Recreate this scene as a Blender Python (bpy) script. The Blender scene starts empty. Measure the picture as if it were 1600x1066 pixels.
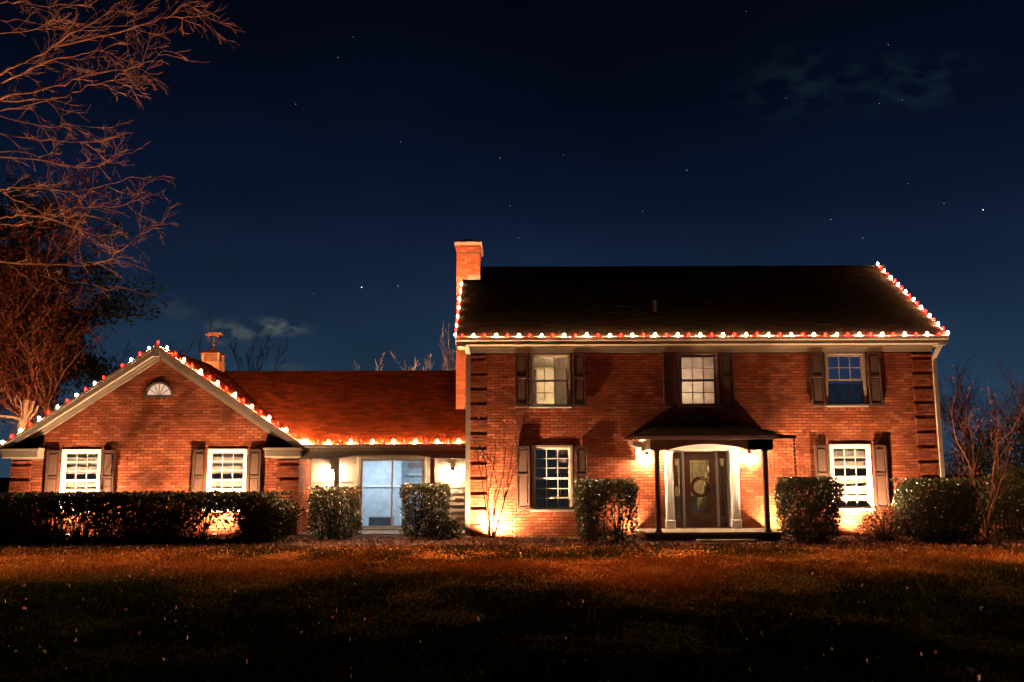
import bpy, math, random
import numpy as np
from mathutils import Vector, Matrix
R = random.Random(7)
NR = np.random.RandomState(11)
SC = bpy.context.scene
COL = SC.collection

# ------------------------------------------------------------------ camera
F_PX, PITCH, CAM_H, CAM_D, ROLL = 1437.0, math.atan(.1447), 1.7, 25.0, math.radians(.2)
cam_d = bpy.data.cameras.new('camera')
cam_d.sensor_width = 36.0
cam_d.lens = F_PX / 1600 * 36
cam_d.clip_end = 3000
cam = bpy.data.objects.new('camera', cam_d)
COL.objects.link(cam)
cam.matrix_world = (Matrix.Translation((0, -CAM_D, CAM_H)) @ Matrix.Rotation(math.pi / 2 + PITCH, 4, 'X')
                    @ Matrix.Rotation(-ROLL, 4, 'Z'))
SC.camera = cam


def at(px, py, Y):
    """photograph pixel -> world point on the plane y = Y"""
    a, b = px - 800, 533 - py
    u = (a * math.cos(ROLL) + b * math.sin(ROLL)) / F_PX
    v = (-a * math.sin(ROLL) + b * math.cos(ROLL)) / F_PX
    d = (u, math.cos(PITCH) - v * math.sin(PITCH), math.sin(PITCH) + v * math.cos(PITCH))
    t = (Y + CAM_D) / d[1]
    return Vector((d[0] * t, Y, CAM_H + d[2] * t))


# ------------------------------------------------------------------ night sky
world = bpy.data.worlds.new('World')
SC.world = world
world.use_nodes = True
nt = world.node_tree
nt.nodes.clear()


def N(t, **kw):
    n = nt.nodes.new(t)
    for k, v in kw.items():
        setattr(n, k, v)
    return n


def L(a, b):
    nt.links.new(a, b)


wo = N('ShaderNodeOutputWorld')
bg = N('ShaderNodeBackground')
L(bg.outputs[0], wo.inputs[0])
tc = N('ShaderNodeTexCoord')
sx = N('ShaderNodeSeparateXYZ')
L(tc.outputs['Generated'], sx.inputs[0])
ramp = N('ShaderNodeValToRGB')
L(sx.outputs['Z'], ramp.inputs[0])
cr = ramp.color_ramp
cr.elements[0].position = 0.0
cr.elements[0].color = (.0180, .0450, .0800, 1)
cr.elements[1].position = 1.0
cr.elements[1].color = (.0007, .0010, .0034, 1)
for p, c in ((.12, (.0135, .0335, .0660)), (.20, (.0070, .0170, .0430)), (.28, (.0034, .0078, .0245)),
             (.38, (.0015, .0034, .0110)), (.48, (.0009, .0018, .0056))):
    e = cr.elements.new(p)
    e.color = (*c, 1)
acc = ramp.outputs[0]
noi = N('ShaderNodeTexNoise')
noi.inputs['Scale'].default_value = 36
noi.inputs['Detail'].default_value = 9
mp0 = N('ShaderNodeMapping')
mp0.inputs['Scale'].default_value = (1, 1, 2.2)
L(tc.outputs['Generated'], mp0.inputs[0])
L(mp0.outputs[0], noi.inputs[0])
for (px, py, w, h, amt, c) in ((432, 512, 56, 19, 1.5, (.075, .092, .098)), (362, 520, 50, 24, 1.9, (.052, .070, .080)),
                               (282, 482, 44, 30, .6, (.030, .048, .062)), (1235, 135, 105, 60, .8, (.0055, .0125, .022)),
                               (1425, 135, 110, 52, .8, (.0055, .013, .023)), (1330, 110, 90, 40, .3, (.006, .014, .022)),
                               (455, 575, 50, 9, .6, (.04, .055, .06))):
    d = (at(px, py, 1000) - cam.matrix_world.translation).normalized()
    vs = N('ShaderNodeVectorMath', operation='SUBTRACT')
    L(tc.outputs['Generated'], vs.inputs[0])
    vs.inputs[1].default_value = d
    vm = N('ShaderNodeVectorMath', operation='MULTIPLY')
    L(vs.outputs[0], vm.inputs[0])
    vm.inputs[1].default_value = (F_PX / w, F_PX / w, F_PX / h)
    vl = N('ShaderNodeVectorMath', operation='LENGTH')
    L(vm.outputs[0], vl.inputs[0])
    mr = N('ShaderNodeMapRange', interpolation_type='SMOOTHSTEP')
    mr.inputs[1].default_value, mr.inputs[2].default_value = 1.1, 0.1
    L(vl.outputs['Value'], mr.inputs[0])
    ns = N('ShaderNodeMapRange')
    ns.inputs[1].default_value, ns.inputs[2].default_value = .42, .62
    L(noi.outputs[0], ns.inputs[0])
    mm = N('ShaderNodeMath', operation='MULTIPLY')
    L(mr.outputs[0], mm.inputs[0])
    L(ns.outputs[0], mm.inputs[1])
    m2 = N('ShaderNodeMath', operation='MULTIPLY')
    L(mm.outputs[0], m2.inputs[0])
    m2.inputs[1].default_value = amt
    m2.use_clamp = True
    mx = N('ShaderNodeMixRGB', blend_type='MIX')
    L(m2.outputs[0], mx.inputs[0])
    L(acc, mx.inputs[1])
    mx.inputs[2].default_value = (*c, 1)
    acc = mx.outputs[0]
hz = N('ShaderNodeTexNoise')
hz.inputs['Scale'].default_value = 3.2
hz.inputs['Detail'].default_value = 3
L(mp0.outputs[0], hz.inputs[0])
hr = N('ShaderNodeMapRange')
hr.inputs[1].default_value, hr.inputs[2].default_value = .3, .7
hr.inputs[3].default_value, hr.inputs[4].default_value = .78, 1.22
L(hz.outputs[0], hr.inputs[0])
L(hr.outputs[0], bg.inputs[1])
L(acc, bg.inputs[0])

vs_ = SC.view_settings
vs_.view_transform = 'Standard'
vs_.look = 'None'
vs_.exposure = 0
vs_.gamma = 1
vs_.use_curve_mapping = False
SC.render.engine = 'CYCLES'
SC.cycles.use_denoising = True
SC.cycles.use_light_tree = True
SC.cycles.max_bounces = 6
SC.cycles.diffuse_bounces = 3
SC.cycles.transparent_max_bounces = 12
SC.cycles.sample_clamp_indirect = 3.0
SC.cycles.caustics_reflective = False
SC.cycles.caustics_refractive = False

# light strengths (the lamps themselves are built further down)
P_UP, P_TREE = 2300, 5200
S_WHITE, S_RED = 14500, 3800
S_SCONCE = 3800


# ------------------------------------------------------------------ materials
def material(name, col, rough=.7, col2=None, nscale=6, bump=0, bscale=60, spec=.3, metal=0, tint=None, tintamt=.5,
             trans=0, stretch=None, stain=0):
    m = bpy.data.materials.new(name)
    m.use_nodes = True
    t = m.node_tree
    b = t.nodes['Principled BSDF']
    b.inputs['Roughness'].default_value = rough
    b.inputs['Specular IOR Level'].default_value = spec
    b.inputs['Metallic'].default_value = metal
    tcn = t.nodes.new('ShaderNodeTexCoord')
    src = tcn.outputs['Object']
    if stretch:
        mp = t.nodes.new('ShaderNodeMapping')
        mp.inputs['Scale'].default_value = stretch
        t.links.new(src, mp.inputs[0])
        src = mp.outputs[0]
    if col2 is None:
        col2 = tuple(c * .8 for c in col)
    n = t.nodes.new('ShaderNodeTexNoise')
    n.inputs['Scale'].default_value = nscale
    n.inputs['Detail'].default_value = 4
    t.links.new(src, n.inputs[0])
    r = t.nodes.new('ShaderNodeMapRange')
    r.inputs[1].default_value, r.inputs[2].default_value = .35, .65
    t.links.new(n.outputs[0], r.inputs[0])
    mx = t.nodes.new('ShaderNodeMixRGB')
    t.links.new(r.outputs[0], mx.inputs[0])
    mx.inputs[1].default_value = (*col, 1)
    mx.inputs[2].default_value = (*col2, 1)
    out = mx.outputs[0]
    if tint:
        # per-piece colour: a list of colours picked by the piece's own random number
        if tint[0] == 'attr':
            a = t.nodes.new('ShaderNodeAttribute')
            a.attribute_name = 'tint'
            fac = a.outputs['Fac']
        else:
            a = t.nodes.new('ShaderNodeObjectInfo')
            fac = a.outputs['Random']
        rp = t.nodes.new('ShaderNodeValToRGB')
        cols = tint[1]
        rp.color_ramp.interpolation = 'LINEAR'
        rp.color_ramp.elements[0].color = (*cols[0], 1)
        rp.color_ramp.elements[0].position = 0
        rp.color_ramp.elements[1].color = (*cols[-1], 1)
        rp.color_ramp.elements[1].position = 1
        for i, c in enumerate(cols[1:-1]):
            e = rp.color_ramp.elements.new((i + 1) / (len(cols) - 1))
            e.color = (*c, 1)
        t.links.new(fac, rp.inputs[0])
        m2 = t.nodes.new('ShaderNodeMixRGB')
        m2.inputs[0].default_value = tintamt
        t.links.new(out, m2.inputs[1])
        t.links.new(rp.outputs[0], m2.inputs[2])
        out = m2.outputs[0]
    if stain:
        sn = t.nodes.new('ShaderNodeTexNoise')
        sn.inputs['Scale'].default_value = .9
        sn.inputs['Detail'].default_value = 6
        t.links.new(tcn.outputs['Object'], sn.inputs[0])
        sr = t.nodes.new('ShaderNodeMapRange')
        sr.inputs[1].default_value, sr.inputs[2].default_value = .36, .62
        sr.inputs[3].default_value, sr.inputs[4].default_value = 1 - stain, 1.08
        t.links.new(sn.outputs[0], sr.inputs[0])
        sm_ = t.nodes.new('ShaderNodeMixRGB')
        sm_.blend_type = 'MULTIPLY'
        sm_.inputs[0].default_value = 1
        t.links.new(out, sm_.inputs[1])
        t.links.new(sr.outputs[0], sm_.inputs[2])
        out = sm_.outputs[0]
    t.links.new(out, b.inputs['Base Color'])
    if bump:
        n2 = t.nodes.new('ShaderNodeTexNoise')
        n2.inputs['Scale'].default_value = bscale
        n2.inputs['Detail'].default_value = 3
        t.links.new(src, n2.inputs[0])
        bp = t.nodes.new('ShaderNodeBump')
        bp.inputs['Strength'].default_value = bump
        bp.inputs['Distance'].default_value = .01
        t.links.new(n2.outputs[0], bp.inputs['Height'])
        t.links.new(bp.outputs[0], b.inputs['Normal'])
    if trans:
        tr = t.nodes.new('ShaderNodeBsdfTranslucent')
        t.links.new(out, tr.inputs[0])
        ms = t.nodes.new('ShaderNodeMixShader')
        ms.inputs[0].default_value = trans
        t.links.new(b.outputs[0], ms.inputs[1])
        t.links.new(tr.outputs[0], ms.inputs[2])
        t.links.new(ms.outputs[0], t.nodes['Material Output'].inputs[0])
    return m


def emitter(name, col, strength):
    m = bpy.data.materials.new(name)
    m.use_nodes = True
    t = m.node_tree
    t.nodes.clear()
    o = t.nodes.new('ShaderNodeOutputMaterial')
    e = t.nodes.new('ShaderNodeEmission')
    e.inputs[0].default_value = (*col, 1)
    e.inputs[1].default_value = strength
    t.links.new(e.outputs[0], o.inputs[0])
    return m


def glass_mat(name, tint=(1, 1, 1), refl=.1, rough=.02):
    m = bpy.data.materials.new(name)
    m.use_nodes = True
    t = m.node_tree
    t.nodes.clear()
    o = t.nodes.new('ShaderNodeOutputMaterial')
    tr = t.nodes.new('ShaderNodeBsdfTransparent')
    tr.inputs[0].default_value = (*tint, 1)
    g = t.nodes.new('ShaderNodeBsdfGlossy')
    g.inputs['Roughness'].default_value = rough
    f = t.nodes.new('ShaderNodeFresnel')
    f.inputs[0].default_value = 1.5
    ad = t.nodes.new('ShaderNodeMath')
    ad.operation = 'ADD'
    ad.inputs[1].default_value = refl - .04
    t.links.new(f.outputs[0], ad.inputs[0])
    ge = t.nodes.new('ShaderNodeNewGeometry')
    inv = t.nodes.new('ShaderNodeMath')
    inv.operation = 'SUBTRACT'
    inv.inputs[0].default_value = 1
    t.links.new(ge.outputs['Backfacing'], inv.inputs[1])
    mu = t.nodes.new('ShaderNodeMath')
    mu.operation = 'MULTIPLY'
    mu.use_clamp = True
    t.links.new(ad.outputs[0], mu.inputs[0])
    t.links.new(inv.outputs[0], mu.inputs[1])
    ms = t.nodes.new('ShaderNodeMixShader')
    t.links.new(mu.outputs[0], ms.inputs[0])
    t.links.new(tr.outputs[0], ms.inputs[1])
    t.links.new(g.outputs[0], ms.inputs[2])
    t.links.new(ms.outputs[0], o.inputs[0])
    return m


BRICKS = [(.20, .045, .020), (.34, .090, .040), (.28, .066, .028), (.44, .145, .070), (.23, .052, .024), (.40, .130, .064)]
M = {
    'brick': material('brick', (.33, .092, .040), .85, (.27, .068, .030), 14, .5, 90, .2, tint=('attr', BRICKS), tintamt=.9, stain=.5),
    'brick_chimney_dimmed': material('chimney_brick_dimmed', (.17, .042, .016), .85, (.13, .030, .012), 14, .5, 90, .2, tint=('attr', [tuple(c * .5 for c in q) for q in BRICKS]), tintamt=.8, stain=.35),  # wall brick copied darker to tone down bulb light on the chimney
    'brick_one': material('brick_single', (.33, .092, .040), .85, (.27, .068, .030), 14, .5, 90, .2, tint=('obj', BRICKS), tintamt=.8, stain=.2),
    'mortar': material('mortar', (.10, .045, .028), .95, (.07, .032, .02), 8, .4, 120, .1),
    'trim': material('taupe_trim', (.29, .235, .19), .6, (.24, .195, .155), 3, .1, 40),
    'white': material('white_paint', (.80, .78, .74), .45, (.74, .72, .68), 3, .05, 40, .4),
    'taupe_dark_shaded': material('dark_shaded_taupe_paint', (.12, .095, .08), .55, (.10, .08, .065), 4, .1, 40),  # dark paint; on porch columns and beams it also stands in for shade
    'shutter': material('brown_shutter_paint', (.075, .036, .026), .55, (.058, .028, .020), 5, .1, 60),
    'shutter_panel': material('brown_panel_paint', (.100, .055, .042), .6, (.082, .045, .034), 5, .1, 60),
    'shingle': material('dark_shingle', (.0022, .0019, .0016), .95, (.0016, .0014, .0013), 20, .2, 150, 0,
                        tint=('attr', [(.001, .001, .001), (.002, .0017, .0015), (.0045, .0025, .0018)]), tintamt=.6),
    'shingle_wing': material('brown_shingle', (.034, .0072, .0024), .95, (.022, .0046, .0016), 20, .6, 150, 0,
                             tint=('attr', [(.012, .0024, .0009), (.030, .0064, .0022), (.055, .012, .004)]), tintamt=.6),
    'deck': material('roof_boards', (.008, .006, .005), .95, spec=0),
    'inner': material('plain_wall', (.45, .42, .38), .9),
    'concrete': material('concrete', (.20, .165, .135), .9, (.20, .18, .155), 5, .4, 60),
    'slab_dark': material('dark_brick_slab', (.10, .045, .03), .9, (.07, .035, .024), 8, .5, 60),
    'black_metal': material('black_metal', (.015, .014, .013), .5, spec=.5),
    'cupola_wood': material('stained_wood', (.17, .075, .035), .8, (.12, .055, .027), 8, .3, 40),
    'bronze': material('bronze_metal', (.09, .05, .03), .45, metal=.6),
    'copper': material('weathered_copper', (.10, .045, .03), .5, metal=.7),
    'glass': glass_mat('window_glass'),
    'glass_blue': glass_mat('dim_window_glass', refl=.35),
    'glass_door': glass_mat('clear_door_glass', refl=.06),
    'glass_leaded': glass_mat('leaded_glass', (.85, .82, .72), .08, .25),
    'blind': material('blind_slats', (.36, .32, .30), .7, spec=.2, trans=.25),
    'siding': material('cream_clapboard', (.62, .54, .44), .7, (.55, .47, .38), 5, .2, 40, stretch=(.3, 1, 3)),
    'door': material('brown_door', (.075, .030, .020), .4, (.055, .022, .015), 6, .1, 60, .5, stretch=(3, 3, .4)),
    'wreath': material('grapevine_wreath', (.10, .035, .025), .9, (.06, .022, .018), 30, .8, 60),
    'twig_pale': material('pale_twig', (.30, .22, .15), .9),
    'bark_lit': material('grey_brown_bark', (.34, .22, .14), .95, (.24, .15, .10), 9, .6, 40, .1),
    'bark_limb': material('red_brown_bark', (.26, .13, .075), .95, (.16, .075, .045), 7, .8, 40, .05),
    'bark_dim': material('dull_bark', (.085, .042, .022), .95, (.06, .03, .016), 9, .6, 40, .05),
    'bark_dark': material('dark_bark', (.045, .032, .024), .95, (.03, .02, .016), 9, .6, 40, .1),
    'bark_red': material('reddish_bark', (.20, .09, .05), .95, (.14, .06, .035), 9, .6, 40, .1),
    'bark_pale': material('pale_bark', (.40, .33, .27), .95, (.30, .25, .2), 9, .6, 40, .1),
    'leaf': material('evergreen_leaf', (.022, .036, .012), .36, (.032, .048, .015), 4, 0, 60, .5,
                     tint=('attr', [(.013, .022, .008), (.032, .048, .016), (.06, .07, .026)]), tintamt=.6, trans=.12),
    'leaf_dark': material('dark_leaf', (.008, .013, .006), .6, (.012, .018, .008), 4, 0, 60, .12,
                          tint=('attr', [(.006, .010, .005), (.013, .020, .008), (.022, .028, .011)]), tintamt=.6, trans=.1),
    'leaf_red': material('dry_red_leaf', (.075, .018, .010), .8, (.05, .012, .008), 4, 0, 60, .2,
                         tint=('attr', [(.03, .012, .008), (.08, .018, .010), (.12, .03, .014)]), tintamt=.7, trans=.2),
    'leaf_brown': material('bronze_leaf', (.075, .032, .016), .6, (.05, .025, .012), 4, 0, 60, .3,
                           tint=('attr', [(.035, .018, .009), (.09, .038, .018), (.06, .05, .02)]), tintamt=.7, trans=.15),
    'litter': material('fallen_leaf', (.26, .13, .07), .8, (.18, .08, .045), 4, 0, 60, .25,
                       tint=('attr', [(.12, .045, .025), (.22, .085, .045), (.30, .16, .09), (.42, .30, .20)]), tintamt=.8),
    'mulch': material('mulch', (.070, .033, .020), .95, (.035, .017, .011), 12, .9, 45, .1),
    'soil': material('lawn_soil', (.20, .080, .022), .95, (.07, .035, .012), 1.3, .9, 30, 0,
                     tint=('attr', [(.012, .014, .005), (.05, .03, .010), (.34, .125, .032)]), tintamt=1),  # dark to bright ramp paints the house light's falloff into the soil
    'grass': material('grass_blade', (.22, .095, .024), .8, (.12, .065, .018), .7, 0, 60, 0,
                      tint=('attr', [(.010, .020, .005), (.030, .038, .010), (.28, .12, .026), (.52, .215, .05)]), tintamt=1),  # green to straw ramp, also carrying the painted light falloff
    'cord': material('dark_green_cord', (.012, .02, .012), .6),
    'grey_fabric': material('grey_fabric', (.13, .145, .16), .9),
    'blue_fabric': material('blue_fabric', (.03, .07, .22), .9),
    'room': material('pale_blue_wall', (.55, .62, .68), .9),
    'rose': material('rose_band', (.45, .28, .27), .9),
    'fence': material('black_fence_paint', (.022, .024, .022), .5, spec=.4),
    'stone': material('flagstone', (.27, .20, .15), .9, (.2, .15, .11), 6, .6, 40),
    'bulb_white': emitter('warm_white_bulb_glow', (1, .60, .25), S_WHITE),
    'bulb_red': emitter('red_bulb_glow', (1, .00009, .00004), S_RED),
    'bulb_white_low': emitter('warm_white_bulb_glow_low', (1, .60, .25), S_WHITE * .2),
    'bulb_red_low': emitter('red_bulb_glow_low', (1, .0005, .0002), S_RED * .25),
    'sconce': emitter('lantern_glow', (1, .64, .36), S_SCONCE),
    'sconce_low': emitter('lantern_glow_low', (1, .66, .38), S_SCONCE * .27),
    'up_lens': emitter('spot_lens_glow', (1, .6, .3), 25),
    'blind_trans': material('thin_blind_slats', (.78, .70, .62), .7, spec=.1, trans=.85),
    'room_lamp': emitter('room_lamp_glow', (1, .77, .46), 620),
    'room_lamp_white': emitter('room_lamp_glow_white', (1, .80, .64), 10500),
    'blind_warm': emitter('lit_blind_warm', (1, .72, .40), .36),
    'blind_white': emitter('lit_blind_white', (1, .74, .58), .62),
    'lit_warm': emitter('lit_room_warm', (1, .74, .42), .62),
    'lit_blind': emitter('lit_room_white', (1, .76, .60), .95),
    'faint_glow': emitter('faint_panel_glow', (.10, .11, .115), .10),  # panel glow stands for pane reflection and a dark interior
    'sky_glow': emitter('sky_reflection_glow', (.07, .11, .30), .24),  # blue sky reflection painted as a glow on the panel behind the panes
    'lit_hall': emitter('lit_hall', (.62, .48, .28), .42),
    'hall_wall': material('beige_wall', (.55, .46, .33), .9),
    'hall_lamp': emitter('hall_lamp_glow', (1, .74, .42), 170),
    'lit_fan': emitter('lit_attic', (1, .62, .42), .9),
    'blue_led': emitter('blue_led', (.05, .1, 1), 1.2),
    'cool_lamp': emitter('cool_lamp', (.72, .87, 1), 150),
    'star': emitter('star_light', (.75, .88, 1), .55),
    'star_bright': emitter('star_light_bright', (.8, .92, 1), 2.2),
}

# ------------------------------------------------------------------ object helpers
WL = {}


def link(name, data, parent, loc):
    o = bpy.data.objects.new(name, data)
    COL.objects.link(o)
    loc = Vector(loc)
    if parent is not None:
        o.parent = parent
        o.location = loc - WL[parent.name]
    else:
        o.location = loc
    WL[o.name] = loc
    return o


def tag(o, label=None, cat=None, group=None, kind=None):
    for k, v in (('label', label), ('category', cat), ('group', group), ('kind', kind)):
        if v:
            o[k] = v
    return o


def empty(name, loc, label=None, cat=None, group=None, parent=None):
    o = link(name, None, parent, loc)
    o.empty_display_size = .2
    return tag(o, label, cat, group)


class MB:
    def __init__(self):
        self.v, self.f, self.t = [], [], []

    def add(self, vs, fs, tint=None):
        b = len(self.v)
        self.v += [tuple(p) for p in vs]
        self.f += [tuple(b + i for i in q) for q in fs]
        self.t += [R.random() if tint is None else tint] * len(fs)
        return self

    def box(self, a, b, tint=None):
        (x0, y0, z0), (x1, y1, z1) = a, b
        return self.add([(x0, y0, z0), (x1, y0, z0), (x1, y1, z0), (x0, y1, z0), (x0, y0, z1), (x1, y0, z1), (x1, y1, z1), (x0, y1, z1)],
                        [(0, 3, 2, 1), (4, 5, 6, 7), (0, 1, 5, 4), (1, 2, 6, 5), (2, 3, 7, 6), (3, 0, 4, 7)], tint)

    def bevbox(self, a, b, e=.012, tint=None):
        """box whose front (-y) face is chamfered"""
        (x0, y0, z0), (x1, y1, z1) = a, b
        vs = [(x0 + e, y0, z0 + e), (x1 - e, y0, z0 + e), (x1 - e, y0, z1 - e), (x0 + e, y0, z1 - e),
              (x0, y0 + e, z0), (x1, y0 + e, z0), (x1, y0 + e, z1), (x0, y0 + e, z1),
              (x0, y1, z0), (x1, y1, z0), (x1, y1, z1), (x0, y1, z1)]
        fs = [(0, 1, 2, 3), (4, 5, 1, 0), (5, 6, 2, 1), (6, 7, 3, 2), (7, 4, 0, 3),
              (8, 9, 5, 4), (9, 10, 6, 5), (10, 11, 7, 6), (11, 8, 4, 7), (11, 10, 9, 8)]
        return self.add(vs, fs, tint)

    def bar(self, p, q, w, h, side=(0, 1, 0), tint=None):
        """rectangular bar from p to q; w along `side`, h across"""
        p, q, s = Vector(p), Vector(q), Vector(side).normalized()
        d = (q - p).normalized()
        n = d.cross(s).normalized()
        s = n.cross(d)
        vs = []
        for c in (p, q):
            for i, j in ((-1, -1), (1, -1), (1, 1), (-1, 1)):
                vs.append(c + s * (w / 2 * i) + n * (h / 2 * j))
        return self.add(vs, [(0, 1, 2, 3), (7, 6, 5, 4), (0, 4, 5, 1), (1, 5, 6, 2), (2, 6, 7, 3), (3, 7, 4, 0)], tint)

    def prism(self, poly, y0, y1, tint=None):
        """polygon in xz extruded from y0 to y1"""
        n = len(poly)
        vs = [(x, y0, z) for x, z in poly] + [(x, y1, z) for x, z in poly]
        fs = [tuple(range(n)), tuple(range(2 * n - 1, n - 1, -1))]
        fs += [(i, i + n, (i + 1) % n + n, (i + 1) % n) for i in range(n)]
        return self.add(vs, fs, tint)

    def tube(self, pts, rad, sides=6, cap=True, tint=None):
        pts = [Vector(p) for p in pts]
        n = len(pts)
        if not hasattr(rad, '__len__'):
            rad = [rad] * n
        vs, fs = [], []
        d0 = (pts[1] - pts[0]).normalized()
        ref = Vector((0, 0, 1)) if abs(d0.z) < .9 else Vector((1, 0, 0))
        for i, p in enumerate(pts):
            d = (pts[min(i + 1, n - 1)] - pts[max(i - 1, 0)])
            d = d.normalized() if d.length > 1e-9 else d0
            a = d.cross(ref)
            if a.length < 1e-4:
                a = d.cross(Vector((0, 1, 0)))
            a.normalize()
            b = d.cross(a)
            for k in range(sides):
                w = 2 * math.pi * k / sides
                vs.append(p + (a * math.cos(w) + b * math.sin(w)) * rad[i])
        for i in range(n - 1):
            for k in range(sides):
                k2 = (k + 1) % sides
                fs.append((i * sides + k, i * sides + k2, (i + 1) * sides + k2, (i + 1) * sides + k))
        if cap:
            fs.append(tuple(range(sides - 1, -1, -1)))
            fs.append(tuple((n - 1) * sides + k for k in range(sides)))
        return self.add(vs, fs, tint)

    def lathe(self, c, prof, sides=10, tint=None):
        vs, fs = [], []
        for r, z in prof:
            for k in range(sides):
                w = 2 * math.pi * k / sides
                vs.append((c[0] + r * math.cos(w), c[1] + r * math.sin(w), c[2] + z))
        for i in range(len(prof) - 1):
            for k in range(sides):
                k2 = (k + 1) % sides
                fs.append((i * sides + k, i * sides + k2, (i + 1) * sides + k2, (i + 1) * sides + k))
        fs.append(tuple(range(sides - 1, -1, -1)))
        fs.append(tuple((len(prof) - 1) * sides + k for k in range(sides)))
        return self.add(vs, fs, tint)

    def mesh(self, name, mat, origin, smooth=False):
        me = bpy.data.meshes.new(name)
        ox, oy, oz = origin
        me.from_pydata([(x - ox, y - oy, z - oz) for x, y, z in self.v], [], self.f)
        if mat:
            me.materials.append(mat)
        a = me.attributes.new('tint', 'FLOAT', 'FACE')
        a.data.foreach_set('value', self.t)
        if smooth:
            me.shade_smooth()
        return me

    def build(self, name, mat, parent=None, origin=None, smooth=False):
        if origin is None:
            v = np.array(self.v)
            lo, hi = v.min(0), v.max(0)
            origin = ((lo[0] + hi[0]) / 2, (lo[1] + hi[1]) / 2, lo[2])
        return link(name, self.mesh(name, M[mat], origin, smooth), parent, origin)


def quads(name, mat, V, tint, parent=None, origin=(0, 0, 0), k=4):
    """V: (n*k,3) array, n faces of k verts"""
    n = len(V) // k
    me = bpy.data.meshes.new(name)
    me.vertices.add(len(V))
    me.vertices.foreach_set('co', (V - np.array(origin)).astype(np.float32).ravel())
    me.loops.add(len(V))
    me.loops.foreach_set('vertex_index', np.arange(len(V), dtype=np.int32))
    me.polygons.add(n)
    me.polygons.foreach_set('loop_start', np.arange(0, len(V), k, dtype=np.int32))
    me.update(calc_edges=True)
    me.materials.append(M[mat])
    a = me.attributes.new('tint', 'FLOAT', 'FACE')
    a.data.foreach_set('value', np.asarray(tint, dtype=np.float32))
    return link(name, me, parent, origin)


def leaf_quads(P, size, up=0.0, asp=.55):
    """diamond leaves at points P with random orientation"""
    n = len(P)
    d = NR.normal(size=(n, 3))
    d /= np.linalg.norm(d, axis=1)[:, None]
    e = NR.normal(size=(n, 3))
    e[:, 2] += up
    e -= d * (e * d).sum(1)[:, None]
    e /= np.linalg.norm(e, axis=1)[:, None]
    s = (size * (.45 + 1.15 * NR.rand(n) ** 1.4))[:, None]
    nn = np.cross(d, e)
    V = np.stack([P - d * s * .5, P + e * s * asp * .5 + nn * s * .08, P + d * s * .5, P - e * s * asp * .5 + nn * s * .08], 1)
    return V.reshape(-1, 3)


# ------------------------------------------------------------------ ground
def bed_edge(x):
    xs = [-40, -14, -6, -2, 0, 3, 6, 8, 12, 16, 40]
    ys = [-2.1, -2.2, -2.55, -2.5, -2.35, -2.5, -2.35, -2.6, -3.3, -3.9, -4.2]
    return np.interp(x, xs, ys)


def ground_z(x, y):
    far = np.clip((-y - 3) / 10, 0, 1)
    return (.035 * np.sin(x * .7 + y * .35) + .03 * np.sin(x * .31 - y * .8 + 1)) * far


gx = np.concatenate([[-900, -300, -100, -50], np.arange(-30, 30.1, .3), [50, 100, 300, 900]])
gy = np.concatenate([[-300, -100, -45], np.arange(-28, 3, .25), [10, 30, 80, 200, 900]])
g = MB()
vs = []
for y in gy:
    for x in gx:
        vs.append((x, y, float(ground_z(x, y))))
nx = len(gx)
g.add(vs, [(j * nx + i, j * nx + i + 1, (j + 1) * nx + i + 1, (j + 1) * nx + i) for j in range(len(gy) - 1) for i in range(nx - 1)])
def dry_and_lit(x, y):
    """1 on the dry straw coloured strip near the house, 0 on the green lawn nearer the street; house light falloff painted in"""
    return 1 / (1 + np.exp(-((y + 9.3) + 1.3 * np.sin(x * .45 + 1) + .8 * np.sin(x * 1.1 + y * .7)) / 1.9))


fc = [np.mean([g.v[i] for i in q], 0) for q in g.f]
g.t = [float(dry_and_lit(c[0], c[1])) for c in fc]
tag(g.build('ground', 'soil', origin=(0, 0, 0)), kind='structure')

b = MB()
xs = np.arange(-30, 26.1, .5)
rows = 7
vs = []
for x in xs:
    e = float(bed_edge(x)) + .05 * math.sin(x * 3.1)
    for j in range(rows):
        f = j / (rows - 1)
        y = e + (1.05 - e) * f
        z = .006 + .055 * min(1, f * 4) * (.8 + .3 * math.sin(x * 5 + y * 4))
        vs.append((x, y, z))
b.add(vs, [(i * rows + j, (i + 1) * rows + j, (i + 1) * rows + j + 1, i * rows + j + 1) for i in range(len(xs) - 1) for j in range(rows - 1)])
tag(b.build('flower_bed', 'mulch', origin=(0, 0, 0)), kind='structure')

# lawn grass: one triangle per blade, denser near the camera
n = 620000
u = NR.rand(n)
dep = 6.6 + (23.4 - 6.6) * u ** 1.25
yy = -CAM_D + dep
half = dep * .66 + 1.0
xx = (NR.rand(n) * 2 - 1) * half
keep = yy < bed_edge(xx) + .03
xx, yy, dep = xx[keep], yy[keep], dep[keep]
n = len(xx)
zz = ground_z(xx, yy)
def fbm(x, y, seed, f0=.5, octs=5):
    q = np.random.RandomState(seed)
    out = np.zeros_like(x)
    for o_ in range(octs):
        for k in range(4):
            an, ph = q.rand() * 6.28, q.rand() * 6.28
            fr = f0 * 2 ** o_ * (.8 + .4 * q.rand())
            out = out + np.sin((x * np.cos(an) + y * np.sin(an)) * fr + ph) * .6 ** o_
    return out / 3.2


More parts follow.
